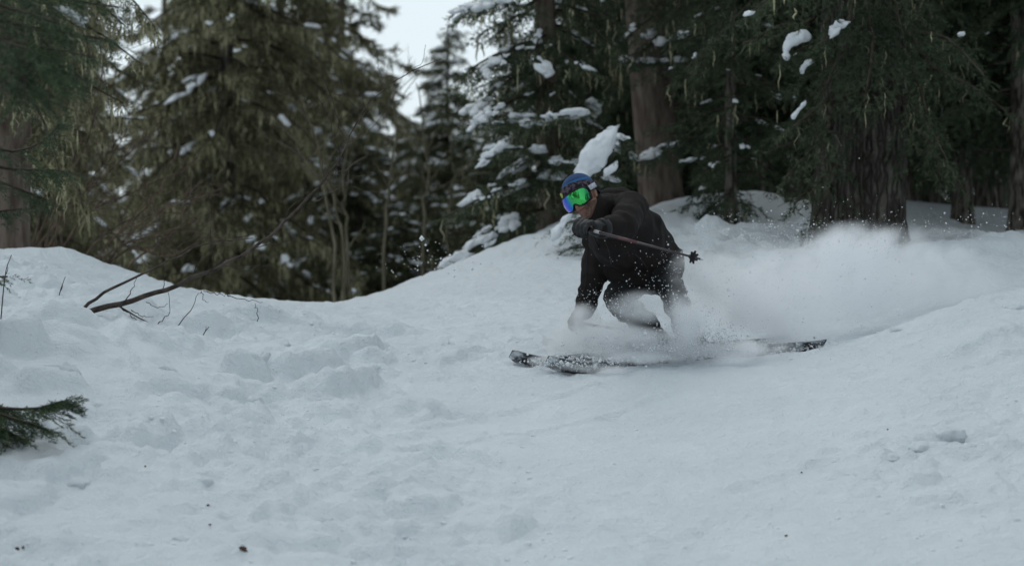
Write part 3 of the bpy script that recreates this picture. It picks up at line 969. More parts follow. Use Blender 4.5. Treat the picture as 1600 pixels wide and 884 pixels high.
# unseen tall firs added to either side and below, to shade the snow
for k, (x, Y, sc) in enumerate([(-10.5, 8, 1.4), (-9, 3, 1.45), (-9, -2, 1.5), (8.8, 16, 1.4), (9.2, 10.5, 1.5), (8.5, 5, 1.45), (9.4, -1, 1.5), (-7, -8, 1.5), (8.5, -7, 1.5), (12, 20, 1.5)]):
    place_tree('dark_fir_tree', DARK_FIR, x / Y * F_PX + 800, Y, 'unseen tall dark fir added beside the open run to shade the snow', 'unseen firs added to shade the run', yaw=1.9 * k, scale=sc)

# ------------------------------------------------------------------ bare saplings, shrub and leaning stems
rs = np.random.default_rng(77)


def twiggy(mb, pts, r0, r1, n=14, twigs=6, tl=0.35, seg=5, g=rs):
    c = spline(pts, n)
    L = np.linalg.norm(np.diff(c, axis=0), axis=1).sum()
    c[1:-1] += g.normal(size=(n - 2, 3)) * L * 0.004
    mb.tube(c, np.linspace(r0, r1, n), seg)
    for _ in range(twigs):
        k = int(g.integers(n // 3, n - 1))
        t = unit(c[k + 1] - c[k - 1])
        d = unit(t * 0.7 + unit(g.normal(size=3) * np.array([1, 1, 0.6])) * 0.75)
        ln = tl * g.uniform(0.4, 1.1)
        e = c[k] + d * ln
        m = c[k] + d * ln * 0.5 + g.normal(size=3) * 0.06 * ln + [0, 0, 0.05 * ln]
        s = spline([c[k], m, e], 6)
        mb.tube(s, np.linspace(max(r1, r0 * (1 - k / n) * 0.5), max(0.0015, r1 * 0.6), 6), 4)
        for j in range(2):
            b = s[int(g.integers(2, 5))]
            d2 = unit(d + g.normal(size=3) * 0.6)
            mb.tube(spline([b, b + d2 * ln * 0.22, b + d2 * ln * 0.4 + [0, 0, .02]], 4), np.linspace(max(0.002, r1 * 0.7), 0.0012, 4), 3)


sap = 'thin bare saplings at the edge of the hollow'
for k, pl in enumerate([
    [(600, 478, 25), (602, 380, 25), (612, 280, 25), (618, 180, 25), (620, 120, 25)], [(540, 488, 24), (538, 400, 24), (524, 330, 24), (500, 240, 24), (470, 150, 24.3)],
    [(553, 488, 24.5), (545, 400, 24.5), (535, 300, 24.5), (540, 200, 24.5)], [(655, 460, 26), (658, 370, 26), (668, 280, 26), (660, 190, 26), (650, 130, 26)],
    [(535, 488, 23.5), (515, 350, 23.5), (480, 260, 23.5), (440, 190, 23.5)], [(696, 440, 26), (700, 350, 26), (712, 270, 26)]]):
    mb = MB()
    base = P(*pl[0])
    base[2] = ground(base[0], base[1]) - 0.05
    pts = [base] + [P(*q) for q in pl[1:]]
    twiggy(mb, pts, 0.024 if k != 5 else 0.016, 0.005, 18, 10, 0.5)
    t = empty('bare_sapling', base)
    tag(t, 'thin pale bare sapling rising in front of the lichen hung firs', 'sapling', sap)
    obj('trunk', mb.mesh('sapling'), M_SAPL, t)

# shrub of bare stems on the left, behind the bank
t = empty('bare_shrub', P(95, 400, 20.0))
tag(t, 'bare brown shrub of arching stems behind the left snow bank', 'shrub')
for k, pl in enumerate([
    [(60, 400), (100, 290), (140, 210), (165, 90), (172, 20)], [(50, 405), (110, 320), (180, 260), (260, 180)], [(70, 405), (130, 340), (210, 300), (300, 260)],
    [(90, 410), (100, 350), (140, 300), (200, 200)], [(120, 412), (170, 395), (230, 370), (320, 345)], [(40, 400), (60, 330), (40, 250), (60, 180)], [(100, 410), (150, 380), (190, 350), (260, 330)],
    [(20, 400), (80, 360), (150, 270), (190, 210)], [(150, 415), (190, 380), (250, 330), (330, 300)], [(110, 410), (180, 370), (240, 310), (280, 230)], [(170, 420), (220, 400), (280, 350), (300, 280)], [(30, 400), (90, 300), (120, 220), (110, 130)], [(130, 415), (200, 390), (260, 400), (310, 380)], [(75, 405), (90, 340), (75, 260), (110, 150)]]):
    mb = MB()
    Y = 19.6 + 0.25 * (k % 4)
    pts = [P(px, py, Y) for px, py in pl]
    pts[0][2] -= 0.2
    twiggy(mb, pts, 0.013, 0.0035, 16, 14, 0.42)
    obj('stem', mb.mesh('shrub_stem'), M_SHRUB, t)

# bare stems leaning out of the snow
t = empty('leaning_bare_tree', P(140, 490, 14.5))
tag(t, 'dark bare stems leaning out of the snow with fine side twigs', 'bare tree')


def stem(name, pl, r0, r1, n=24, seg=7):
    mb = MB()
    c = spline([P(*q) for q in pl], n)
    c[1:-1] += rs.normal(size=(n - 2, 3)) * 0.004
    mb.tube(c, r1 + (r0 - r1) * (1 - np.linspace(0, 1, n)) ** 1.7, seg)
    return obj(name, mb.mesh(name), M_TWIG, t)


stem('stem', [(128, 492, 14.5), (200, 470, 14.55), (262, 452, 14.6), (330, 421, 14.8), (396, 389, 15.0), (450, 341, 15.25), (498, 291, 15.45), (530, 246, 15.6), (550, 208, 15.75), (575, 165, 15.9), (620, 125, 16.1), (690, 92, 16.4)], 0.019, 0.0032, 40)
stem('stem', [(118, 492, 14.55), (160, 460, 14.6), (215, 432, 14.7), (270, 405, 14.8), (310, 385, 14.9), (350, 376, 15.0), (395, 372, 15.1)], 0.012, 0.0025, 24)
for pl, r in [
    ([(185, 477), (215, 495), (245, 512), (268, 523)], .0065), ([(268, 523), (285, 500), (300, 482), (308, 462), (315, 455)], .004), ([(315, 455), (318, 468), (326, 472)], .0025),
    ([(192, 474), (204, 455), (212, 440), (218, 420)], .004), ([(205, 484), (222, 494), (240, 494)], .003), ([(246, 507), (258, 498), (266, 487), (263, 465), (262, 448)], .0035),
    ([(228, 472), (242, 480), (254, 480), (262, 474)], .0025), ([(190, 482), (205, 493), (221, 505)], .0035), ([(255, 455), (258, 435), (258, 420)], .003), ([(305, 440), (308, 447), (330, 450)], .003),
    ([(355, 462), (380, 468), (400, 472), (410, 472)], .0025), ([(402, 502), (402, 485), (399, 474)], .003),
    ([(318, 455), (345, 460), (360, 462)], .0025), ([(325, 432), (335, 410), (328, 380), (330, 330), (325, 270)], .003), ([(395, 388), (430, 380), (470, 372), (500, 360)], .003), ([(330, 378), (360, 372), (400, 365), (430, 350)], .0025),
    ([(490, 315), (520, 300), (560, 275), (612, 266)], .004), ([(515, 285), (505, 270), (498, 240), (480, 200)], .004), ([(535, 240), (520, 220), (515, 190), (495, 150)], .003), ([(545, 222), (565, 215), (590, 190), (610, 160)], .003),
    ([(470, 335), (478, 310), (500, 290), (510, 260)], .0035), ([(525, 268), (540, 265), (560, 250), (585, 238)], .003), ([(600, 138), (592, 110), (590, 85)], .0025), ([(560, 195), (570, 170), (565, 140), (575, 100)], .003),
    ([(500, 300), (490, 320), (485, 345)], .003), ([(530, 255), (545, 280), (552, 300)], .003), ([(440, 358), (450, 330), (470, 310), (480, 290)], .003), ([(518, 280), (530, 250), (528, 220), (535, 180), (530, 150)], .0035),
    ([(575, 165), (560, 170), (540, 150), (530, 120)], .0025), ([(640, 115), (660, 95), (665, 70)], .002), ([(350, 415), (380, 420), (420, 415)], .0025), ([(300, 435), (310, 410), (330, 395)], .003),
    ([(545, 222), (530, 200), (525, 170), (500, 110), (490, 90)], .003), ([(515, 290), (545, 290), (580, 300), (600, 296)], .0025)]:
    def depth(px):
        return float(np.interp(px, [130, 262, 400, 515, 620, 690], [14.5, 14.58, 15.0, 15.5, 16.1, 16.4]))
    stem('twig', [(px, py, depth(px) if py < 440 or px > 400 else 14.5 + 0.02 * (py < 470)) for px, py in pl], r, 0.0015, 12, 5)

for k, pl in enumerate([[(90, 476, 14.9), (94, 455, 14.9), (102, 432, 14.9)], [(312, 534, 14.3), (318, 522, 14.3), (327, 510, 14.3)], [(0, 470, 13.6), (8, 430, 13.6), (18, 398, 13.6)]]):
    mb = MB()
    pts = [P(*q) for q in pl]
    pts[0][2] = min(pts[0][2], ground(pts[0][0], pts[0][1]) - 0.03)
    mb.tube(spline(pts, 8), np.linspace(0.004, 0.002, 8), 5)
    b = pts[1]
    mb.tube(spline([b, b + [0.012, 0, 0.02], b + [0.016, 0.0, 0.045]], 4), np.linspace(.003, .0015, 4), 4)
    o = obj('twig', mb.mesh('twig'), M_TWIG, None)
    tag(o, ['thin dry twig sticking up from the bank beside the leaning stems', 'short dry twig poking from the snow below the leaning stems', 'dry twig rising beside the fir sprays at the bank'][k], 'twig')

# ------------------------------------------------------------------ near fir whose boughs reach in from the left
FX, FY = -4.1, 12.6
fz = float(ground(FX, FY))
nf = empty('near_fir_tree', (FX, FY, fz - 0.05))
tag(nf, 'dark green fir whose needled boughs reach over the snow from the left', 'tree')
obj('trunk', trunk_mesh('near_fir', 9.0, 0.13, 31), M_BARK, nf, Matrix.Translation((FX, FY, fz - 0.05)))


def bough(pts, lat=0.4, step=0.03, seed=1, r0=0.012, droop=0.6, tw=0.022, nn=14, nl=0.015, nw=0.0026, tl=0.45):
    T = Tree(seed)
    T.branch([np.asarray(p) for p in pts], r0, nl=nl, nw=nw, lat=lat, nn=nn, step=step, droop=droop, bare=0.3, tw=tw, tl=tl)
    w = obj('bough', T.limb.mesh('bough'), M_LIMB, nf)
    v = np.concatenate(T.tris)
    s = obj('needle_spray', mesh_np('needle_spray', v, np.arange(len(v)).reshape(-1, 3), False), M_NEEDLN, w)
    s['kind'] = 'stuff'


bough([(FX, FY, P(0, 560, 12)[2]), P(-150, 600, 11.9), P(-20, 634, 11.7), P(55, 638, 11.6), P(98, 626, 11.55)], seed=41, lat=0.24, step=0.03, tw=0.010, droop=0.5, nl=0.015)
bough([(FX, FY, P(0, 580, 12)[2]), P(-150, 630, 11.8), P(-40, 655, 11.7), P(30, 682, 11.6)], seed=42, lat=0.18, step=0.035, tw=0.010, droop=0.5, nl=0.015)
bough([(FX, FY, P(0, 580, 12)[2]), P(-150, 610, 11.8), P(-20, 640, 11.6), P(75, 672, 11.5)], seed=43, lat=0.20, step=0.035, tw=0.010, droop=0.5, nl=0.015)
bough([(FX, FY, P(0, 150, 13)[2]), P(-150, 190, 13.2), P(0, 235, 13.2), P(60, 225, 13.2), P(90, 198, 13.2)], seed=44, lat=0.22, step=0.05, tw=0.014)
bough([(FX, FY, P(0, 200, 13)[2]), P(-150, 225, 13.0), P(0, 262, 13.0), P(60, 265, 13.0), P(100, 268, 13.0)], seed=45, lat=0.22, step=0.05, tw=0.014)
bough([(FX, FY, P(0, 220, 13)[2]), P(-150, 250, 13.1), P(0, 285, 13.1), P(40, 300, 13.1), P(72, 312, 13.1)], seed=46, lat=0.18, step=0.05, tw=0.014)
bough([(FX, FY, P(0, 280, 13)[2]), P(-150, 310, 13.0), P(-40, 332, 13.0), P(34, 326, 13.0)], seed=47, lat=0.16, step=0.05, tw=0.014)
bough([(FX, FY, P(0, 390, 13)[2]), P(-150, 415, 13.0), P(-50, 432, 12.9), P(12, 432, 12.9)], seed=48, lat=0.12, step=0.05, tw=0.014)
FX, FY = -3.9, 11.0
fz = float(ground(FX, FY))
nf = empty('near_fir_tree', (FX, FY, fz - 0.05))
tag(nf, 'second near fir, its out of focus boughs hanging across the upper left corner', 'tree')
obj('trunk', trunk_mesh('near_fir_b', 9.0, 0.12, 32), M_BARK, nf, Matrix.Translation((FX, FY, fz - 0.05)))
for k, (x1, y1, Y) in enumerate([(165, 62, 10.4), (120, 118, 10.2), (185, 12, 10.6), (70, 95, 10.0), (100, 40, 10.2), (40, 140, 10.3), (140, -10, 10.4), (150, 90, 10.1)]):
    bough([(FX, FY, P(0, y1 - 150, 9)[2]), P(-150, y1 - 60, Y + 0.2), P(20, y1 - 25, Y), P(x1, y1, Y)], seed=50 + k, lat=0.30, nl=0.018, nw=0.004, nn=10, step=0.05, tw=0.02, tl=0.6)

# ------------------------------------------------------------------ snow clumps on the boughs, bent sapling
def clump(name, parts, label, seed, group=None):
    mb_c = capsules([(np.asarray(a), np.asarray(b), r0, r1) for a, b, r0, r1 in parts])
    me = remesh(mb_c, 0.012, 5)
    co, no = get_co(me), get_no(me)
    co += no * (0.024 * noise3(co[:, 0] * 11, co[:, 1] * 11, co[:, 2] * 11, seed) + 0.012 * noise3(co[:, 0] * 27, co[:, 1] * 27, co[:, 2] * 27, seed + 1) + 0.004 * noise3(co[:, 0] * 70, co[:, 1] * 70, co[:, 2] * 70, seed + 2))[:, None]
    set_co(me, co)
    o = obj(name, me, M_SNOWB)
    tag(o, label, 'snow', group)
    return o


clump('snow_clump', [(P(1238, 62, 18.6), P(1248, 58, 18.6), .055, .06), (P(1228, 75, 18.6), P(1240, 62, 18.6), .035, .05), (P(1248, 60, 18.6), P(1262, 58, 18.6), .04, .025), (P(1226, 85, 18.6), P(1230, 90, 18.6), .022, .015)], 'largest hooked snow clump caught on the boughs left of the giant trunk', 3)
clump('snow_clump', [(P(1255, 108, 18.6), P(1262, 100, 18.6), .022, .03), (P(1262, 99, 18.6), P(1273, 96, 18.6), .025, .015), (P(1254, 114, 18.6), P(1255, 112, 18.6), .018, .018)], 'small curved snow clump just below the hooked one beside the giant trunk', 4)
clump('snow_clump', [(P(1240, 182, 18.5), P(1252, 165, 18.5), .016, .03), (P(1250, 168, 18.5), P(1258, 160, 18.5), .03, .015)], 'slanted tongue of snow on a drooping bough left of the giant trunk', 5)
clump('snow_clump', [(P(1500, 54, 18.7), P(1507, 52, 18.7), .02, .018)], 'tiny snow tuft on the dark boughs right of the giant trunk', 6)

SX, SY = 918, 19.4
SAP = Tree(61)
base = P(SX, 0, SY)
base[2] = ground(base[0], base[1]) - 0.05
pts_s = [base, base + [0.02, 0, 0.35], P(945, 235, 19.4), P(968, 205, 19.4)]
for k in range(46):
    f = rs.uniform(0.02, 0.95)
    c = spline(pts_s, 30)[int(f * 29)]
    a = rs.uniform(0, 6.28)
    L = (0.42 - 0.26 * f) * rs.uniform(0.6, 1.1)
    d = np.array([math.cos(a), math.sin(a), 0])
    SAP.branch([c, c + d * L * 0.5 + [0, 0, -0.02], c + d * L + [0, 0, -0.35 * L]], 0.006, snow=0.5, snow_size=0.75, step=0.03, nn=8, nl=0.028, nw=0.005)
mbt = MB()
mbt.tube(spline(pts_s, 16), np.linspace(0.022, 0.006, 16), 8)
st = empty('fir_sapling', base)
tag(st, 'small bent fir sapling poking from the bank behind the skier\'s head', 'sapling')
for nm, me, mt in SAP.meshes('fir_sapling', mbt.mesh('sapling_trunk'), M_LIMB, M_NEEDLE):
    o = obj(nm, me, mt, st)
    if nm != 'trunk':
        o['kind'] = 'stuff'
clump('snow_clump', [(P(918, 262, 19.15), P(928, 245, 19.15), .075, .10), (P(928, 245, 19.15), P(944, 222, 19.15), .10, .085), (P(944, 222, 19.15), P(962, 204, 19.15), .075, .035), (P(915, 272, 19.15), P(912, 268, 19.15), .05, .05)], 'big elongated snow pillow resting on the bent sapling above the skier\'s head', 7)
clump('snow_clump', [(P(950, 268, 19.1), P(960, 262, 19.1), .035, .03), (P(960, 260, 19.1), P(964, 252, 19.1), .025, .018)], 'small snow lump beside the big snow pillow behind the skier', 8)
clump('snow_clump', [(P(868, 362, 19.2), P(890, 335, 19.2), .04, .035), (P(862, 372, 19.2), P(872, 360, 19.2), .03, .03)], 'slanting snow ridge on the low sapling branches beside the skier\'s glove', 9)

# bits of bark and cone scales on the snow
M_DEBRIS = material('bark_scrap', (0.03, 0.018, 0.014), (0.10, 0.05, 0.035), scale=60, rough=0.9)
for k, (px, py, s) in enumerate([(380, 861, .018), (1228, 838, .010), (325, 790, .008), (26, 858, .012), (36, 857, .010), (328, 822, .006), (227, 730, .006), (1252, 739, .006), (1387, 671, .006), ]):
    # walk down the view ray to the snow
    for Y in np.arange(9.9, 15, 0.01):
        q = P(px, py, Y)
        if q[2] <= ground(q[0], q[1]):
            break
    v, f = lump_mesh('d', 90 + k, 2, 0.6, 1.6)
    o = obj('bark_scrap', mesh_np('bark_scrap', v * np.array([1.0, 0.6, 0.7]) * s, f, False), M_DEBRIS)
    o.location = (q[0], q[1], float(ground(q[0], q[1])) + s * 0.2)
    o.rotation_euler = (0.3, 0.4, k * 1.3)
    if k == 0:
        tag(o, 'largest dark red brown scrap of bark lying on the foreground snow', 'bark scrap', 'bark scraps on the snow')
    else:
        tag(o, 'tiny dark scrap of bark or cone on the packed snow', 'bark scrap', 'bark scraps on the snow')

# ------------------------------------------------------------------ skis
M_SKI = material('ski_top', (0.012, 0.012, 0.014), (0.03, 0.03, 0.034), scale=14, rough=0.4, spec=0.4)
M_SKIB = material('ski_base', (0.03, 0.03, 0.034), (0.62, 0.65, 0.68), scale=13, rough=0.5, spec=0.4, lo=0.46, hi=0.60, detail=6)
M_STEEL = material('steel_edge', (0.45, 0.46, 0.48), rough=0.35, metallic=1.0)
M_BIND = material('binding_plastic', (0.015, 0.015, 0.017), (0.05, 0.05, 0.055), scale=40, rough=0.45)
M_BOOT = material('boot_shell', (0.03, 0.026, 0.026), (0.075, 0.065, 0.065), scale=14, rough=0.45, spec=0.4)


def ski_frame(tip, tail, edge):
    a, b = P(*tip), P(*tail)
    f = unit(a - b)
    up = unit(np.array([0, -0.12, 1.0]))
    right = unit(np.cross(f, up))
    up = np.cross(right, f)
    u = math.cos(edge) * up + math.sin(edge) * right
    r = np.cross(f, u)
    M = Matrix(((f[0], -r[0], u[0], 0), (f[1], -r[1], u[1], 0), (f[2], -r[2], u[2], 0), (0, 0, 0, 1)))   # x forward, y left, z up
    c = (a + b) / 2
    M.translation = Vector(c)
    return M, np.linalg.norm(a - b)


def make_ski(M, L, label):
    xs = np.linspace(-L / 2, L / 2, 60)
    t = (xs + L / 2) / L
    w = np.interp(t, [0, .04, .10, .5, .86, .94, .985, 1.0], [.112, .120, .122, .100, .132, .128, .112, .075]) / 2
    z = 0.09 * np.clip((t - 0.86) / 0.14, 0, 1) ** 2 + 0.008 * np.clip((0.06 - t) / 0.06, 0, 1) ** 2 + 0.012 * np.sin(np.clip((t - 0.08) / 0.78, 0, 1) * math.pi)
    th = np.interp(t, [0, .3, .5, .7, 1], [.007, .011, .016, .011, .006])
    n = len(xs)
    v = np.concatenate([np.stack([xs, w, z], 1), np.stack([xs, -w, z], 1), np.stack([xs, -w * 0.94, z + th], 1), np.stack([xs, w * 0.94, z + th], 1)])
    i = np.arange(n - 1)
    base_q = np.stack([i, i + n, i + n + 1, i + 1], 1)
    rest = np.concatenate([np.stack([i + a * n, i + b * n, i + 1 + b * n, i + 1 + a * n], 1) for a, b in ((1, 2), (2, 3), (3, 0))] + [np.array([[0, 3 * n, 2 * n, n], [n - 1, 2 * n - 1, 3 * n - 1, 4 * n - 1]])])
    me = mesh_np('ski_deck', v, np.concatenate([base_q, rest]), False)
    me.materials.append(M_SKI)
    me.materials.append(M_SKIB)
    mi = np.zeros(len(me.polygons), np.int32)
    mi[:n - 1] = 1
    me.polygons.foreach_set('material_index', mi)
    root = empty('ski', M.translation)
    root.rotation_euler = M.to_euler()
    bpy.context.view_layer.update()
    tag(root, label, 'ski')
    obj('deck', me, None, root, M)
    for s in (1, -1):
        mb = MB()
        mb.tube(np.stack([xs, s * w, z + 0.001], 1)[1:-1], 0.0016, 5)
        obj('steel_edge', mb.mesh('steel_edge'), M_STEEL, root, M)
    mb = MB().box((0.165, 0, .033), (.07, .075, .03)).box((0.19, 0, .055), (.035, .06, .025)).box((0.15, .034, .055), (.03, .012, .022)).box((0.15, -.034, .055), (.03, .012, .022))
    tb = obj('toe_binding', mb.mesh('toe_binding', False), M_BIND, root, M)
    mb = MB().box((-0.19, 0, .033), (.12, .07, .03)).box((-0.185, 0, .068), (.06, .05, .045)).box((-0.235, 0, .095), (.07, .03, .014))
    obj('heel_binding', mb.mesh('heel_binding', False), M_BIND, root, M)
    mb = MB().box((0, 0, .026), (.22, .075, .018))
    obj('riser_plate', mb.mesh('riser_plate', False), M_BIND, root, M)
    for o in root.children:
        if 'binding' in o.name or 'riser' in o.name:
            bv = o.modifiers.new('bevel', 'BEVEL')
            bv.width = 0.004
            bv.segments = 2
    return root


MSL, LL = ski_frame((862, 582, 13.9), (1288, 541, 14.6), R(45))
MSR, LR = ski_frame((805, 573, 14.15), (1226, 535, 14.85), R(42))
make_ski(MSL, LL, 'dark ski nearer to the smooth foreground snow, its patterned tail clear of the powder')
make_ski(MSR, LR, 'dark ski half buried in powder, only its rounded tip poking out ahead')

# ------------------------------------------------------------------ the skier
DY = 0.2


def J(px, py, Y):
    return P(px, py, Y + DY)


def skl(M, x, y, z):
    return np.array(M @ Vector((x, y, z)))


pelvis, chest = J(1018, 403, 14.40), J(966, 345, 14.05)
neck = J(948, 326, 13.93)
shL, elL, wrL, haL = J(988, 324, 13.86), J(974, 353, 13.62), J(940, 357, 13.46), J(914, 357, 13.40)
shR, elR, wrR, haR = J(936, 352, 14.18), J(929, 430, 14.30), J(913, 484, 14.34), J(906, 505, 14.34)
hipL, knL = J(1026, 418, 14.36), J(1050, 454, 14.06)
hipR, knR = J(1000, 422, 14.46), J(963, 466, 14.14)
anL, anR = skl(MSL, -0.06, 0, 0.15), skl(MSR, -0.06, 0, 0.15)

head_c = J(911, 309, 13.78)
fw = unit(np.array([-0.50, -0.83, -0.22]))
upv = np.array([-0.50, 0.08, 0.86])
upv = unit(upv - fw * (upv @ fw))
rt = np.cross(fw, upv)
HM = Matrix(((rt[0], fw[0], upv[0], head_c[0]), (rt[1], fw[1], upv[1], head_c[1]), (rt[2], fw[2], upv[2], head_c[2]), (0, 0, 0, 1)))


def H(x, y, z):
    return np.array(HM @ Vector((x, y, z)))


M_SKIN = material('skin', (0.30, 0.165, 0.12), (0.38, 0.21, 0.155), scale=30, rough=0.5, spec=0.35)
M_STUB = material('stubble', (0.085, 0.052, 0.04), (0.20, 0.115, 0.085), scale=120, rough=0.7)
M_LIP = material('lips', (0.24, 0.10, 0.085), rough=0.45)
M_JACK = material('jacket_cloth', (0.013, 0.0108, 0.0104), (0.022, 0.0182, 0.0175), scale=5, rough=0.8, bump=0.35, bump_scale=300, spec=0.15, bump_dist=0.002)
M_PANT = material('trouser_cloth', (0.010, 0.010, 0.011), (0.018, 0.018, 0.019), scale=5, rough=0.8, bump=0.3, bump_scale=300, spec=0.2, bump_dist=0.002)
M_GLOVE = material('glove_leather', (0.008, 0.008, 0.009), (0.016, 0.016, 0.018), scale=25, rough=0.55, spec=0.4)
M_BLUE = material('blue_knit', (0.007, 0.034, 0.105), (0.011, 0.054, 0.165), scale=40, rough=0.9, stretch=(1, 1, .3), bump=0.6, bump_scale=160, sheen=0.1)
M_BLUE2 = material('pale_blue_knit', (0.025, 0.10, 0.25), (0.03, 0.125, 0.30), scale=40, rough=0.9, bump=0.6, bump_scale=160)
M_CUFF = material('patterned_knit', (0.018, 0.017, 0.024), (0.11, 0.085, 0.11), scale=55, rough=0.95, lo=0.48, hi=0.62, bump=0.6, bump_scale=160)
M_YEL = material('yellow_patch', (0.42, 0.46, 0.12), rough=0.9)
M_WHT = material('white_patch', (0.55, 0.57, 0.62), (0.3, 0.32, 0.38), scale=90, rough=0.8)
M_BLK = material('black_rubber', (0.008, 0.008, 0.009), rough=0.5)

skier = empty('person', (float(pelvis[0]), float(pelvis[1]), float(ground(pelvis[0], pelvis[1]))))
tag(skier, 'person skiing in dark jacket and trousers, blue beanie and green mirrored goggles, crouched low', 'person')


def hand_caps(hand, wrist, axis_d, sc=1.0, flip=1.0):
    """palm, four fingers and thumb closed round a grip that runs along axis_d through hand"""
    d = unit(axis_d)
    w = wrist - hand
    w = unit(w - d * (w @ d))
    n = np.cross(d, w) * flip
    c = []
    rg = 0.026 * sc

    def pt(e, ang, rr=rg):
        return hand + d * e + rr * (w * math.cos(ang) + n * math.sin(ang))
    k0, k1 = pt(-0.032 * sc, 0.5, 0.036 * sc), pt(0.034 * sc, 0.5, 0.034 * sc)
    wr = hand + unit(wrist - hand) * 0.085 * sc
    c += [(wr, k0, .027 * sc, .017 * sc), (wr, k1, .027 * sc, .016 * sc), (k0, k1, .017 * sc, .016 * sc)]
    for e, ln, r in ((-0.034, 0.92, .0115), (-0.011, 1.05, .012), (0.012, 1.0, .0118), (0.034, 0.8, .0105)):
        pp = [pt(e * sc, 0.55 + ln * s * 3.6, 0.033 * sc) for s in (0, .3, .58, .8, 1)]
        for a, b, q in zip(pp[:-1], pp[1:], (1, .98, .94, .88)):
            c.append((a, b, r * q * sc, r * q * 0.95 * sc))
    tb = hand + unit(wrist - hand) * 0.055 * sc - d * 0.03 * sc
    t1, t2, t3 = pt(-0.045 * sc, -0.7, 0.037 * sc), pt(-0.03 * sc, -1.5, 0.034 * sc), pt(-0.012 * sc, -2.2, 0.033 * sc)
    c += [(tb, t1, .016 * sc, .0135 * sc), (t1, t2, .0135 * sc, .0125 * sc), (t2, t3, .0125 * sc, .011 * sc)]
    return c


pole_tip_L = P(1099, 406, 13.0)
gripL = haL
dL = unit(pole_tip_L - gripL)
pole_tip_R = P(1035, 524, 15.15)
dR = unit(pole_tip_R - haR)

hs = []
hs += [(H(0, -.025, .028), H(0, .02, .028), .088, .080), (H(0, .028, -.02), H(0, .042, -.072), .066, .043)]
for s in (1, -1):
    hs += [(H(s * .046, 0, -.055), H(s * .012, .062, -.104), .028, .022), (H(s * .044, .055, -.03), H(s * .03, .066, -.05), .026, .02),
           (H(s * .082, -.014, .012), H(s * .080, -.006, -.03), .0135, .010), (H(s * .014, .096, -.040), H(s * .012, .090, -.038), .0095, .010),
           (H(s * .018, .078, .022), H(s * .046, .066, .020), .016, .014), (H(s * .032, .068, .0), H(s * .033, .069, .0), .0145, .0145)]
hs += [(H(0, .085, .005), H(0, .106, -.036), .0105, .0145), (H(0, .074, -.103), H(0, .076, -.106), .019, .018),
       (H(-.021, .078, -.067), H(.021, .078, -.067), .0075, .0075), (H(0, .084, -.066), H(0, .084, -.067), .0085, .0085), (H(-.018, .077, -.079), H(.018, .077, -.079), .0085, .0085), (H(0, .083, -.080), H(0, .083, -.080), .009, .009),
       (H(0, -.02, -.06), neck, .056, .060)]
inner = hs + [(neck, chest, .06, .12), (chest, pelvis, .13, .13), (chest, shL, .08, .065), (chest, shR, .08, .065), (shL, elL, .055, .045), (elL, wrL, .045, .032), (shR, elR, .055, .045), (elR, wrR, .045, .032),
              (pelvis, hipL, .12, .09), (pelvis, hipR, .12, .09), (hipL, knL, .085, .06), (hipR, knR, .085, .06), (knL, anL, .055, .042), (knR, anR, .055, .042)]
inner += hand_caps(haL, wrL, dL, 0.86) + [(wrL, haL + unit(wrL - haL) * .06, .030, .026)]
inner += hand_caps(haR, wrR, dR, 0.86, -1) + [(wrR, haR + unit(wrR - haR) * .06, .030, .026)]
body = remesh(capsules(inner), 0.0052, 2, 0.5)
for m in (M_SKIN, M_STUB, M_LIP):
    body.materials.append(m)
co = get_co(body)
hl = (co - head_c) @ np.stack([rt, fw, upv], 1)
npoly = len(body.polygons)
cen = np.empty(npoly * 3, np.float32)
body.polygons.foreach_get('center', cen)
cl = (cen.reshape(-1, 3) - head_c) @ np.stack([rt, fw, upv], 1)
mi = np.zeros(npoly, np.int32)
st_m = (cl[:, 2] < -0.047 - 0.010 * (np.abs(cl[:, 0]) < 0.03)) & (cl[:, 1] > -0.005) & (cl[:, 2] > -0.135)
mi[st_m] = 1
lip_m = (np.abs(cl[:, 0]) < 0.024) & (cl[:, 2] < -0.064) & (cl[:, 2] > -0.086) & (cl[:, 1] > 0.083)
mi[lip_m] = 2
body.polygons.foreach_set('material_index', mi)
obj('body', body, None, skier)


def wrinkle(me, amp, freq, seed, dirs=None):
    co, no = get_co(me), get_no(me)
    q = co * freq
    wx = noise3(q[:, 0] * .5, q[:, 1] * .5, q[:, 2] * .5, seed) * 1.6
    n = 1 - np.abs(noise3(q[:, 0] + wx, q[:, 1] * 1.0 - wx, q[:, 2] * 1.5 + wx, seed + 1)) * 2.2
    n2 = 1 - np.abs(noise3(q[:, 0] * 2.1 - wx, q[:, 1] * 2.1, q[:, 2] * 2.6 + wx, seed + 2)) * 2.0
    set_co(me, co + no * (amp * n + amp * 0.45 * n2)[:, None])


def folds(me, a, b, r_in, n, amp, span=(0.1, 0.9), seed=0):
    """ring folds of cloth across a sleeve or leg that runs from a to b"""
    co, no = get_co(me), get_no(me)
    d = b - a
    L = np.linalg.norm(d)
    d = d / L
    t = (co - a) @ d / L
    dist = np.linalg.norm(co - (a + np.outer(t * L, d)), axis=1)
    m = (t > span[0] - .1) & (t < span[1] + .1) & (dist < r_in)
    w = np.clip((t - span[0]) / 0.1 + 1, 0, 1) * np.clip((span[1] - t) / 0.1 + 1, 0, 1)
    ph = noise3(co[:, 0] * 9, co[:, 1] * 9, co[:, 2] * 9, seed) * 1.6
    set_co(me, co + no * (m * w * amp * np.sin(t * n * 2 * math.pi + ph * 2))[:, None])


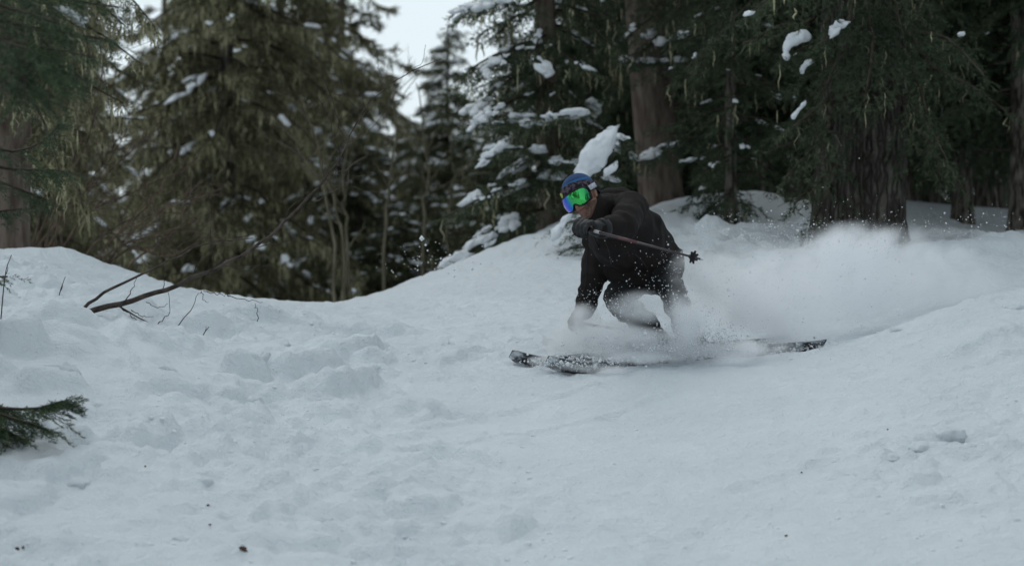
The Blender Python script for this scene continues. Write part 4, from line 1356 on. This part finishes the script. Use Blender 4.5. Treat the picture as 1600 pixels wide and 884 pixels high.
upd = unit(neck - pelvis)
jack = capsules([
    (pelvis + [0, 0, -.03], chest, .192, .185), (chest, shL, .165, .098), (chest, shR, .15, .092), (chest, neck, .16, .085), (pelvis + [0.03, -.05, -.03], pelvis + [-.06, -.02, -.07], .17, .15),
    (pelvis + [-.04, .06, -.06], chest + [-.03, .0, -.1], .15, .15), (J(984, 418, 14.30), J(1030, 420, 14.34), .14, .155), (J(966, 412, 14.24), J(985, 428, 14.26), .11, .12), (J(1040, 395, 14.42), J(1010, 360, 14.2), .09, .12),
    (shL, elL, .098, .084), (elL, wrL, .082, .058), (shR, elR, .096, .078), (elR, wrR, .076, .058),
    (neck, H(-.012, -.045, -.085), .088, .080), (H(0, -.03, -.10), H(-.01, -.06, -.06), .074, .070), (J(972, 304, 13.98), J(952, 306, 14.0), .052, .055), (J(972, 304, 13.98), J(985, 312, 14.05), .05, .05)])
jack = remesh(jack, 0.0085, 7, 0.5)
wrinkle(jack, 0.006, 6.0, 11)
folds(jack, shL, elL, .14, 2.2, .004, (.25, 1.0), 1)
folds(jack, elL, wrL, .12, 2.5, .004, (.0, .85), 2)
folds(jack, shR, elR, .13, 2.6, .0045, (.3, 1.0), 3)
folds(jack, elR, wrR, .11, 2.6, .004, (.0, .9), 4)
folds(jack, pelvis, chest, .30, 1.7, .004, (.0, .9), 5)
jo = obj('jacket', jack, M_JACK, skier)
# seams and pocket zips that follow the cloth
from mathutils.bvhtree import BVHTree
_bv = BVHTree.FromPolygons([v_.co for v_ in jack.vertices], [tuple(p_.vertices) for p_ in jack.polygons])
M_SEAM = material('seam_thread', (0.028, 0.025, 0.025), rough=0.7)
for nm_s, pl_s, r_s in (('seam', [(962, 298), (976, 312), (990, 330), (1003, 348), (1006, 362)], .0022), ('seam', [(1000, 300), (1018, 325), (1032, 352), (1044, 385)], .002), ('pocket_zip', [(986, 392), (1000, 404), (1012, 418)], .0032),
                        ('seam', [(918, 385), (917, 410), (915, 440), (908, 465)], .002), ('pocket_zip', [(946, 378), (952, 394), (955, 412)], .003), ('hem_seam', [(950, 436), (975, 446), (1005, 450), (1035, 444)], .003)):
    hit_ = []
    for a_ in spline(np.array(pl_s, float), 24):
        dv = Vector(P(a_[0], a_[1], 1.0)).normalized()
        loc_, nrm_, _, _ = _bv.ray_cast(Vector((0, 0, 0)), dv)
        if loc_ is not None:
            hit_.append(np.array(loc_ + nrm_ * 0.001))
    if len(hit_) > 4 and np.abs(np.diff(np.array(hit_), axis=0)).max() < 0.12:
        mb = MB()
        mb.tube(np.array(hit_), r_s, 5)
        obj(nm_s, mb.mesh(nm_s), M_SEAM, jo)
# cuffs and a chest zip
for w0, el in ((wrL, elL), (wrR, elR)):
    d = unit(w0 - el)
    mb = MB()
    mb.tube([w0 - d * .03, w0 - d * .025, w0 + d * .012, w0 + d * .016], [.052, .060, .058, .048], 20)
    obj('cuff', mb.mesh('cuff'), M_GLOVE, jo)
mb = MB()
zp = [neck + [-.05, -.07, -.02], chest + [-.14, -.115, -.02], chest + [-.13, -.13, -.14], pelvis + [-.17, -.09, -.06]]
mb.tube(spline(zp, 20), .004, 6)
obj('zip', mb.mesh('zip'), M_BLK, jo)

pant = remesh(capsules([(pelvis + [0, 0, -.02], pelvis + [0, 0, -.06], .16, .16), (pelvis, hipL, .16, .125), (pelvis, hipR, .16, .125), (hipL, knL, .115, .076), (hipR, knR, .118, .080),
                        (knL, anL + (knL - anL) * .18, .076, .076), (knR, anR + (knR - anR) * .18, .080, .078)]), 0.0085, 7, 0.5)
wrinkle(pant, 0.007, 8.0, 21)
folds(pant, knL, anL, .13, 3.0, .007, (.1, .9), 7)
folds(pant, knR, anR, .13, 3.0, .007, (.1, .9), 8)
obj('trousers', pant, M_PANT, skier)

for hand, wr, d, fl in ((haL, wrL, dL, 1), (haR, wrR, dR, -1)):
    gm = remesh(capsules(hand_caps(hand, wr, d, 1.32, fl) + [(wr, hand + unit(wr - hand) * .07, .054, .044)]), 0.005, 4, 0.45)
    wrinkle(gm, 0.0022, 26, 33)
    obj('glove', gm, M_GLOVE, skier)

for M, kn, an in ((MSL, knL, anL), (MSR, knR, anR)):
    cd = unit(kn - an)
    bm_ = remesh(capsules([(skl(M, -.115, 0, .075), skl(M, .10, 0, .072), .046, .046), (skl(M, .10, 0, .072), skl(M, .135, 0, .068), .046, .036), (skl(M, -.115, 0, .075), an, .046, .058), (skl(M, .03, 0, .085), an, .045, .058),
                           (an, an + cd * .17, .060, .072)]), 0.008, 4, 0.5)
    bo = obj('boot', bm_, M_BOOT, skier)
    for k, (q, ax) in enumerate([(skl(M, .06, .045, .085), 0), (skl(M, .0, .052, .11), 0), (an + cd * .05 + np.array(M.to_3x3() @ Vector((.02, .062, 0))), 0), (an + cd * .11 + np.array(M.to_3x3() @ Vector((.02, .066, 0))), 0)]):
        mb = MB()
        Mb = M.copy()
        Mb.translation = Vector(q)
        mb.box((0, 0, 0), (.05, .012, .014), Mb)
        obj('buckle', mb.mesh('buckle', False), M_STEEL, bo)

# beanie
nb_u, nb_v = 40, 18


def cap_surface(r, c, rim_f, top, rows, flat=1.0):
    v, f = [], []
    for i in range(rows + 1):
        s = i / rows
        for j in range(nb_u):
            a = 2 * math.pi * j / nb_u
            front = 0.5 + 0.5 * math.sin(a)
            z0 = rim_f[0] * front + rim_f[1] * (1 - front)
            zt = z0 + (top - z0) * s
            k = math.sqrt(max(0.0, 1 - max(0.0, (zt - c[2]) / (top - c[2])) ** 2.2)) if i < rows else 0.0
            v.append((c[0] + r[0] * math.cos(a) * k, c[1] + r[1] * math.sin(a) * k, zt))
    for i in range(rows):
        for j in range(nb_u):
            f.append((i * nb_u + j, i * nb_u + (j + 1) % nb_u, (i + 1) * nb_u + (j + 1) % nb_u, (i + 1) * nb_u + j))
    return np.array(v), np.array(f)


v, f = cap_surface((.0935, .113), (0, -.004, .045), (.060, -.02), .150, 16)
bw = mesh_np('beanie_crown', v, f)
bw.materials.append(M_BLUE)
bw.materials.append(M_BLUE2)
row = np.arange(len(f)) // nb_u
bw.polygons.foreach_set('material_index', np.where((row == 7) | (row == 8), 1, 0).astype(np.int32)[:len(bw.polygons)])
cap = obj('beanie', bw, None, skier, HM)
# turned-up cuff
v, f = [], []
for i, (dr, dz) in enumerate([(0.0, .0), (.006, .004), (.0085, .03), (.007, .052), (.001, .057), (-.004, .05)]):
    for j in range(nb_u):
        a = 2 * math.pi * j / nb_u
        front = 0.5 + 0.5 * math.sin(a)
        v.append(((.094 + dr) * math.cos(a), -.004 + (.1135 + dr) * math.sin(a), (.046 * front - .036 * (1 - front)) + dz))
for i in range(5):
    for j in range(nb_u):
        f.append((i * nb_u + j, i * nb_u + (j + 1) % nb_u, (i + 1) * nb_u + (j + 1) % nb_u, (i + 1) * nb_u + j))
co_ = obj('cuff_band', mesh_np('cuff_band', np.array(v), np.array(f)), M_CUFF, cap, HM)


def cuff_patch(name, a0, a1, z0, z1, mat, n=8, off=.0115):
    vv, ff = [], []
    for j in range(n + 1):
        a = a0 + (a1 - a0) * j / n
        front = 0.5 + 0.5 * math.sin(a)
        zz = .046 * front - .036 * (1 - front)
        e = math.sin(math.pi * j / n) ** 0.5
        for o_ in (0, .002):
            for z in (z0, z1):
                zc = (z0 + z1) / 2
                vv.append(((.094 + off + o_) * math.cos(a), -.004 + (.1135 + off + o_) * math.sin(a), zz + zc + (z - zc) * max(e, .15)))
    for j in range(n):
        b = j * 4
        ff += [(b, b + 4, b + 5, b + 1), (b + 2, b + 3, b + 7, b + 6), (b + 1, b + 5, b + 7, b + 3), (b, b + 2, b + 6, b + 4)]
    obj(name, mesh_np(name, np.array(vv), np.array(ff)), mat, cap, HM)


cuff_patch('yellow_motif', 0.72, 1.12, .012, .046, M_YEL, off=.0085)
cuff_patch('white_motif', 0.60, 1.02, -.004, .014, M_WHT, off=.0085)

# goggles
NA = 44
av = np.linspace(-1, 1, NA)


def g_prof(a):
    zt = .050 - .012 * a ** 4
    zb = -.046 + .030 * np.exp(-(a / .20) ** 2) + .030 * np.clip(np.abs(a) - .45, 0, 1) ** 1.5
    e = np.clip((1 - np.abs(a)) / .10, 0, 1) ** .5
    mid = .012
    return mid + (zt - mid) * (.45 + .55 * e), mid + (zb - mid) * (.45 + .55 * e)


def g_pt(a, z, grow=0.0, back=0.0):
    ph = a * 1.02
    r = .098 + grow
    return np.stack([(r + .004) * np.sin(ph), .020 + r * np.cos(ph) - back, z], -1)


zt, zb = g_prof(av)
NZ = 12
s = np.linspace(0, 1, NZ)[:, None]
zz = zb[None] * (1 - s) + zt[None] * s
bul = .006 * (1 - (2 * s - 1) ** 2)
v = g_pt(np.broadcast_to(av, zz.shape), zz, 0.004 + bul)
i = np.arange(NZ - 1)[:, None] * NA + np.arange(NA - 1)[None]
q = np.stack([i, i + 1, i + NA + 1, i + NA], -1).reshape(-1, 4)
lens = mesh_np('lens', v.reshape(-1, 3), q)
M_LENS = bpy.data.materials.new('mirror_lens')
M_LENS.use_nodes = True
nt = M_LENS.node_tree
b = nt.nodes['Principled BSDF']
tc = nt.nodes.new('ShaderNodeTexCoord')
sp = nt.nodes.new('ShaderNodeSeparateXYZ')
cr = nt.nodes.new('ShaderNodeValToRGB')
mr = nt.nodes.new('ShaderNodeMapRange')
mr.inputs['From Min'].default_value = -.09
mr.inputs['From Max'].default_value = .09
nt.links.new(tc.outputs['Object'], sp.inputs[0])
nt.links.new(sp.outputs['X'], mr.inputs['Value'])
nt.links.new(mr.outputs[0], cr.inputs['Fac'])
el = cr.color_ramp.elements
el[0].position, el[0].color = 0.0, (0.02, 0.30, 0.10, 1)
el[1].position, el[1].color = 1.0, (0.20, 0.10, 0.75, 1)
for p_, c_ in ((0.3, (0.05, 0.55, 0.09, 1)), (0.52, (0.06, 0.52, 0.16, 1)), (0.62, (0.03, 0.28, 0.50, 1)), (0.73, (0.05, 0.14, 0.78, 1))):
    e = cr.color_ramp.elements.new(p_)
    e.color = c_
nt.links.new(cr.outputs[0], b.inputs['Base Color'])
b.inputs['Metallic'].default_value = 0.85
b.inputs['Roughness'].default_value = 0.07
b.inputs['Coat Weight'].default_value = 0.4
gog = empty('goggles', (0, 0, 0))
gog.parent = skier
gog.matrix_basis = Matrix.Translation(skier.location).inverted() @ HM
obj('lens', lens, M_LENS, gog, HM)
out = np.concatenate([g_pt(av, zt, .002), g_pt(av[::-1], zb[::-1], .002)])
mb = MB()
loop = np.vstack([out, out[:1]])
mb.tube(loop, .0055, 8, False)
n2 = len(out)
ctr = np.array([0, .02, .004])
back = out + (out - ctr) * np.array([.04, 0, .06]) - np.array([0, .026, 0])
q = np.stack([np.arange(n2), (np.arange(n2) + 1) % n2, (np.arange(n2) + 1) % n2 + n2, np.arange(n2) + n2], 1)
mb.add(np.vstack([out, back]), q)
obj('frame', mb.mesh('goggle_frame'), M_BLK, gog, HM)
# strap round the beanie
sa = np.linspace(math.pi * 0.5 - 1.05, math.pi * 0.5 + 1.05 - 2 * math.pi, 60)
cs = np.stack([.1065 * np.cos(sa), -.004 + .126 * np.sin(sa), .014 + 0 * sa + .010 * (1 - np.sin(sa))], 1)
vv = np.concatenate([cs + [0, 0, -.019], cs + [0, 0, .019]])
q = np.stack([np.arange(59), np.arange(59) + 1, np.arange(59) + 61, np.arange(59) + 60], 1)
sm = obj('strap', mesh_np('strap', vv, q), M_BLK, gog, HM)
so = sm.modifiers.new('solid', 'SOLIDIFY')
so.thickness = .003
vv = np.concatenate([cs[-9:-1] * [1.035, 1.03, 1] + [0, 0, -.014], cs[-9:-1] * [1.035, 1.03, 1] + [0, 0, .016]])
q = np.stack([np.arange(7), np.arange(7) + 1, np.arange(7) + 9, np.arange(7) + 8], 1)
sm = obj('strap_logo', mesh_np('strap_logo', vv, q), M_WHT, gog, HM)
so = sm.modifiers.new('solid', 'SOLIDIFY')
so.thickness = .003

# poles
M_POLE = material('pole_alloy', (0.05, 0.043, 0.046), (0.09, 0.075, 0.08), scale=20, rough=0.4, metallic=0.5)
M_BAND = material('pole_band', (0.45, 0.42, 0.44), rough=0.5)
M_PINK = material('pole_red_band', (0.10, 0.042, 0.048), rough=0.5)


def make_pole(hand, tip, label):
    d = unit(tip - hand)
    root = empty('ski_pole', hand)
    tag(root, label, 'ski pole')
    L = np.linalg.norm(tip - hand)
    mb = MB()
    mb.tube([hand + d * .055, hand + d * (L - .02)], [.0085, .0055], 12)
    sh = obj('shaft', mb.mesh('shaft'), M_POLE, root)
    mb = MB()
    mb.tube([hand - d * .085, hand - d * .08, hand - d * .055, hand - d * .05, hand + d * .05, hand + d * .062], [.012, .018, .018, .0135, .0135, .010], 14)
    obj('grip', mb.mesh('grip'), M_BLK, root)
    mb = MB()
    mb.tube([hand + d * .075, hand + d * .115], .0094, 12)
    obj('pale_band', mb.mesh('band'), M_BAND, sh)
    mb = MB()
    mb.tube([hand + d * .25, hand + d * .40], [.0086, .0083], 12)
    obj('red_band', mb.mesh('band'), M_PINK, sh)
    bc = hand + d * (L - .075)
    mb = MB()
    mb.tube([bc - d * .025, bc + d * .02], [.010, .013], 10)
    a = unit(np.cross(d, [0, 0, 1.0]))
    c = np.cross(d, a)
    mb.tube([bc - d * .010, bc - d * .004, bc + d * .006, bc + d * .010], [.010, .024, .026, .012], 16)
    for t_ in np.linspace(0, 2 * math.pi, 7, endpoint=False):
        e_ = a * math.cos(t_) + c * math.sin(t_)
        mb.tube([bc + e_ * .018, bc + e_ * .036 + d * .006], [.008, .006], 6)
    obj('basket', mb.mesh('basket'), M_BLK, root)
    mb = MB()
    mb.tube([hand + d * (L - .03), tip], [.006, .0015], 8)
    obj('spike', mb.mesh('spike'), M_STEEL, root)
    mb = MB()
    mb.tube(spline([hand - d * .07, hand - d * .06 + a * .03 + [0, 0, -.04], hand + d * .01 + a * .03 + [0, 0, -.05], hand + d * .03], 12), .004, 5)
    obj('wrist_strap', mb.mesh('wrist_strap'), M_BLK, root)


make_pole(haL, pole_tip_L, 'slim ski pole held across the jacket, star shaped basket in the air')
make_pole(haR, pole_tip_R, 'ski pole gripped in the low glove, sunk in the flying powder')

# ------------------------------------------------------------------ flying powder
BLOBS = [  # centre (pixel, pixel, distance), radii in metres, density
    # the plume thrown back
    (1185, 462, 14.75, .60, .40, .30, 7.0), (1320, 440, 15.2, .62, .45, .33, 5.0), (1450, 440, 15.8, .65, .5, .24, 4.0), (1240, 500, 14.6, .45, .35, .20, 5.0),
    (1345, 385, 15.4, .50, .34, .19, 6.5), (1455, 402, 15.8, .42, .35, .13, 5.0), (1225, 405, 14.9, .30, .3, .15, 6.0), (1405, 378, 15.5, .26, .25, .13, 4.5), (1290, 385, 15.2, .16, .2, .10, 7.0), (1150, 412, 14.7, .18, .2, .12, 6.0),
    # round the hips and the outer leg
    (1090, 435, 14.22, .22, .2, .22, 10.0), (1076, 485, 14.02, .19, .16, .20, 13.0), (1065, 525, 13.98, .18, .12, .10, 9.0),
    # over the knees, boots, hand and skis
    (1000, 480, 13.98, .23, .13, .12, 9.5), (990, 526, 14.0, .24, .14, .08, 9.0), (955, 522, 14.12, .24, .16, .11, 16.0), (905, 530, 14.28, .26, .22, .13, 14.0), (908, 500, 14.26, .16, .14, .12, 16.0),
    (1010, 550, 14.10, .52, .22, .08, 13.0), (1150, 545, 14.12, .42, .20, .08, 13.0), (900, 570, 13.92, .20, .14, .04, 11.0), (852, 564, 14.02, .12, .12, .05, 30.0),
    (960, 578, 13.84, .30, .10, .035, 13.0), (1110, 562, 13.98, .34, .11, .05, 20.0), (1000, 560, 13.92, .26, .10, .05, 14.0), (1222, 535, 14.72, .17, .16, .08, 16.0),
]
M_POW = bpy.data.materials.new('flying_powder')
M_POW.use_nodes = True
nt = M_POW.node_tree
for n in list(nt.nodes):
    nt.nodes.remove(n)
no_ = nt.nodes.new('ShaderNodeOutputMaterial')
pv = nt.nodes.new('ShaderNodeVolumePrincipled')
pv.inputs['Color'].default_value = (0.985, 0.99, 1.0, 1)
pv.inputs['Anisotropy'].default_value = 0.1
nt.links.new(pv.outputs[0], no_.inputs['Volume'])
geo = nt.nodes.new('ShaderNodeNewGeometry')
nz = nt.nodes.new('ShaderNodeTexNoise')
nz.inputs['Scale'].default_value = 5.5
nz.inputs['Detail'].default_value = 6.0
nz.inputs['Roughness'].default_value = 0.6
nz.inputs['Distortion'].default_value = 0.4
nt.links.new(geo.outputs['Position'], nz.inputs['Vector'])
nm_ = nt.nodes.new('ShaderNodeMapRange')
nm_.inputs['From Min'].default_value = 0.36
nm_.inputs['From Max'].default_value = 0.66
nm_.inputs['To Min'].default_value = 0.04
nm_.inputs['To Max'].default_value = 2.1
nt.links.new(nz.outputs['Fac'], nm_.inputs['Value'])
acc = None
hull_v = []
for px, py, Y, rx, ry, rz, den in BLOBS:
    c = P(px, py, Y)
    hull_v.append(c + ICO[2][0] * np.array([rx, ry, rz]))
    sub = nt.nodes.new('ShaderNodeVectorMath')
    sub.operation = 'SUBTRACT'
    nt.links.new(geo.outputs['Position'], sub.inputs[0])
    sub.inputs[1].default_value = c
    div = nt.nodes.new('ShaderNodeVectorMath')
    div.operation = 'DIVIDE'
    nt.links.new(sub.outputs[0], div.inputs[0])
    div.inputs[1].default_value = (rx, ry, rz)
    ln = nt.nodes.new('ShaderNodeVectorMath')
    ln.operation = 'LENGTH'
    nt.links.new(div.outputs[0], ln.inputs[0])
    mp = nt.nodes.new('ShaderNodeMapRange')
    mp.interpolation_type = 'SMOOTHSTEP'
    mp.inputs['From Min'].default_value = 1.0
    mp.inputs['From Max'].default_value = 0.15
    mp.inputs['To Max'].default_value = den
    nt.links.new(ln.outputs['Value'], mp.inputs['Value'])
    if acc is None:
        acc = mp.outputs[0]
    else:
        ad = nt.nodes.new('ShaderNodeMath')
        ad.operation = 'ADD'
        nt.links.new(acc, ad.inputs[0])
        nt.links.new(mp.outputs[0], ad.inputs[1])
        acc = ad.outputs[0]
nz2 = nt.nodes.new('ShaderNodeTexNoise')
nz2.inputs['Scale'].default_value = 2.6
nz2.inputs['Detail'].default_value = 2.0
nz2.inputs['Distortion'].default_value = 0.8
nt.links.new(geo.outputs['Position'], nz2.inputs['Vector'])
nm2 = nt.nodes.new('ShaderNodeMapRange')
nm2.inputs['From Min'].default_value = 0.38
nm2.inputs['From Max'].default_value = 0.62
nm2.inputs['To Min'].default_value = 0.25
nm2.inputs['To Max'].default_value = 1.5
nt.links.new(nz2.outputs['Fac'], nm2.inputs['Value'])
m0 = nt.nodes.new('ShaderNodeMath')
m0.operation = 'MULTIPLY'
nt.links.new(acc, m0.inputs[0])
nt.links.new(nm2.outputs[0], m0.inputs[1])
acc = m0.outputs[0]
mu = nt.nodes.new('ShaderNodeMath')
mu.operation = 'MULTIPLY'
nt.links.new(acc, mu.inputs[0])
nt.links.new(nm_.outputs[0], mu.inputs[1])
nt.links.new(mu.outputs[0], pv.inputs['Density'])
bm = bmesh.new()
vs = [bm.verts.new(p_) for p_ in np.concatenate(hull_v)]
res = bmesh.ops.convex_hull(bm, input=vs)
bmesh.ops.delete(bm, geom=[g_ for g_ in res['geom_interior'] if isinstance(g_, bmesh.types.BMVert)], context='VERTS')
me = bpy.data.meshes.new('powder_mist')
bm.to_mesh(me)
bm.free()
M_POW.cycles.volume_step_rate = 0.35
tag(obj('powder_mist', me, M_POW), 'white cloud of powder snow thrown up behind and below the skier', 'snow', kind='stuff')

# grains of snow in the air
rg = np.random.default_rng(99)
OCT = np.array([[1, 0, 0], [-1, 0, 0], [0, 1, 0], [0, -1, 0], [0, 0, 1], [0, 0, -1]], float)
OCF = np.array([[0, 2, 4], [2, 1, 4], [1, 3, 4], [3, 0, 4], [2, 0, 5], [1, 2, 5], [3, 1, 5], [0, 3, 5]])
gv = []
for px, py, Y, sx, sy, sz, n, s0 in [
    (1055, 450, 14.1, .10, .12, .13, 380, .0021), (1010, 545, 14.1, .22, .10, .05, 2200, .0030), (1100, 535, 14.15, .16, .10, .06, 2000, .0030), (950, 475, 14.05, .12, .10, .05, 500, .0018),
    (1180, 345, 15.0, .30, .25, .05, 160, .0022), (1400, 358, 15.4, .45, .3, .05, 240, .0018), (1250, 440, 14.5, .45, .3, .2, 1500, .0020), (1300, 375, 15.1, .35, .25, .06, 900, .0022), (1110, 430, 14.3, .12, .15, .12, 700, .0022), (1080, 500, 14.0, .10, .10, .10, 600, .0024), (905, 565, 13.95, .16, .08, .02, 700, .0035),
    (690, 405, 14.8, .16, .2, .06, 130, .0030), (1540, 345, 15.8, .25, .3, .05, 120, .0022), (1230, 545, 14.5, .25, .08, .03, 700, .0035), (1000, 400, 13.9, .14, .1, .1, 40, .0024)]:
    c = P(px, py, Y)
    p_ = c + rg.normal(size=(n, 3)) * np.array([sx, sy, sz])
    r_ = s0 * np.exp(rg.normal(size=n) * 0.5)
    gv.append((p_, r_))
p_ = np.concatenate([a for a, _ in gv])
r_ = np.concatenate([a for _, a in gv])
v = p_[:, None] + OCT[None] * (r_[:, None, None] * rg.uniform(0.7, 1.3, (len(p_), 6, 1)))
f = (np.arange(len(p_))[:, None, None] * 6 + OCF[None]).reshape(-1, 3)
tag(obj('snow_grains', mesh_np('snow_grains', v.reshape(-1, 3), f), M_SNOWB), 'tiny grains of snow flying around the skis and legs', 'snow', kind='stuff')
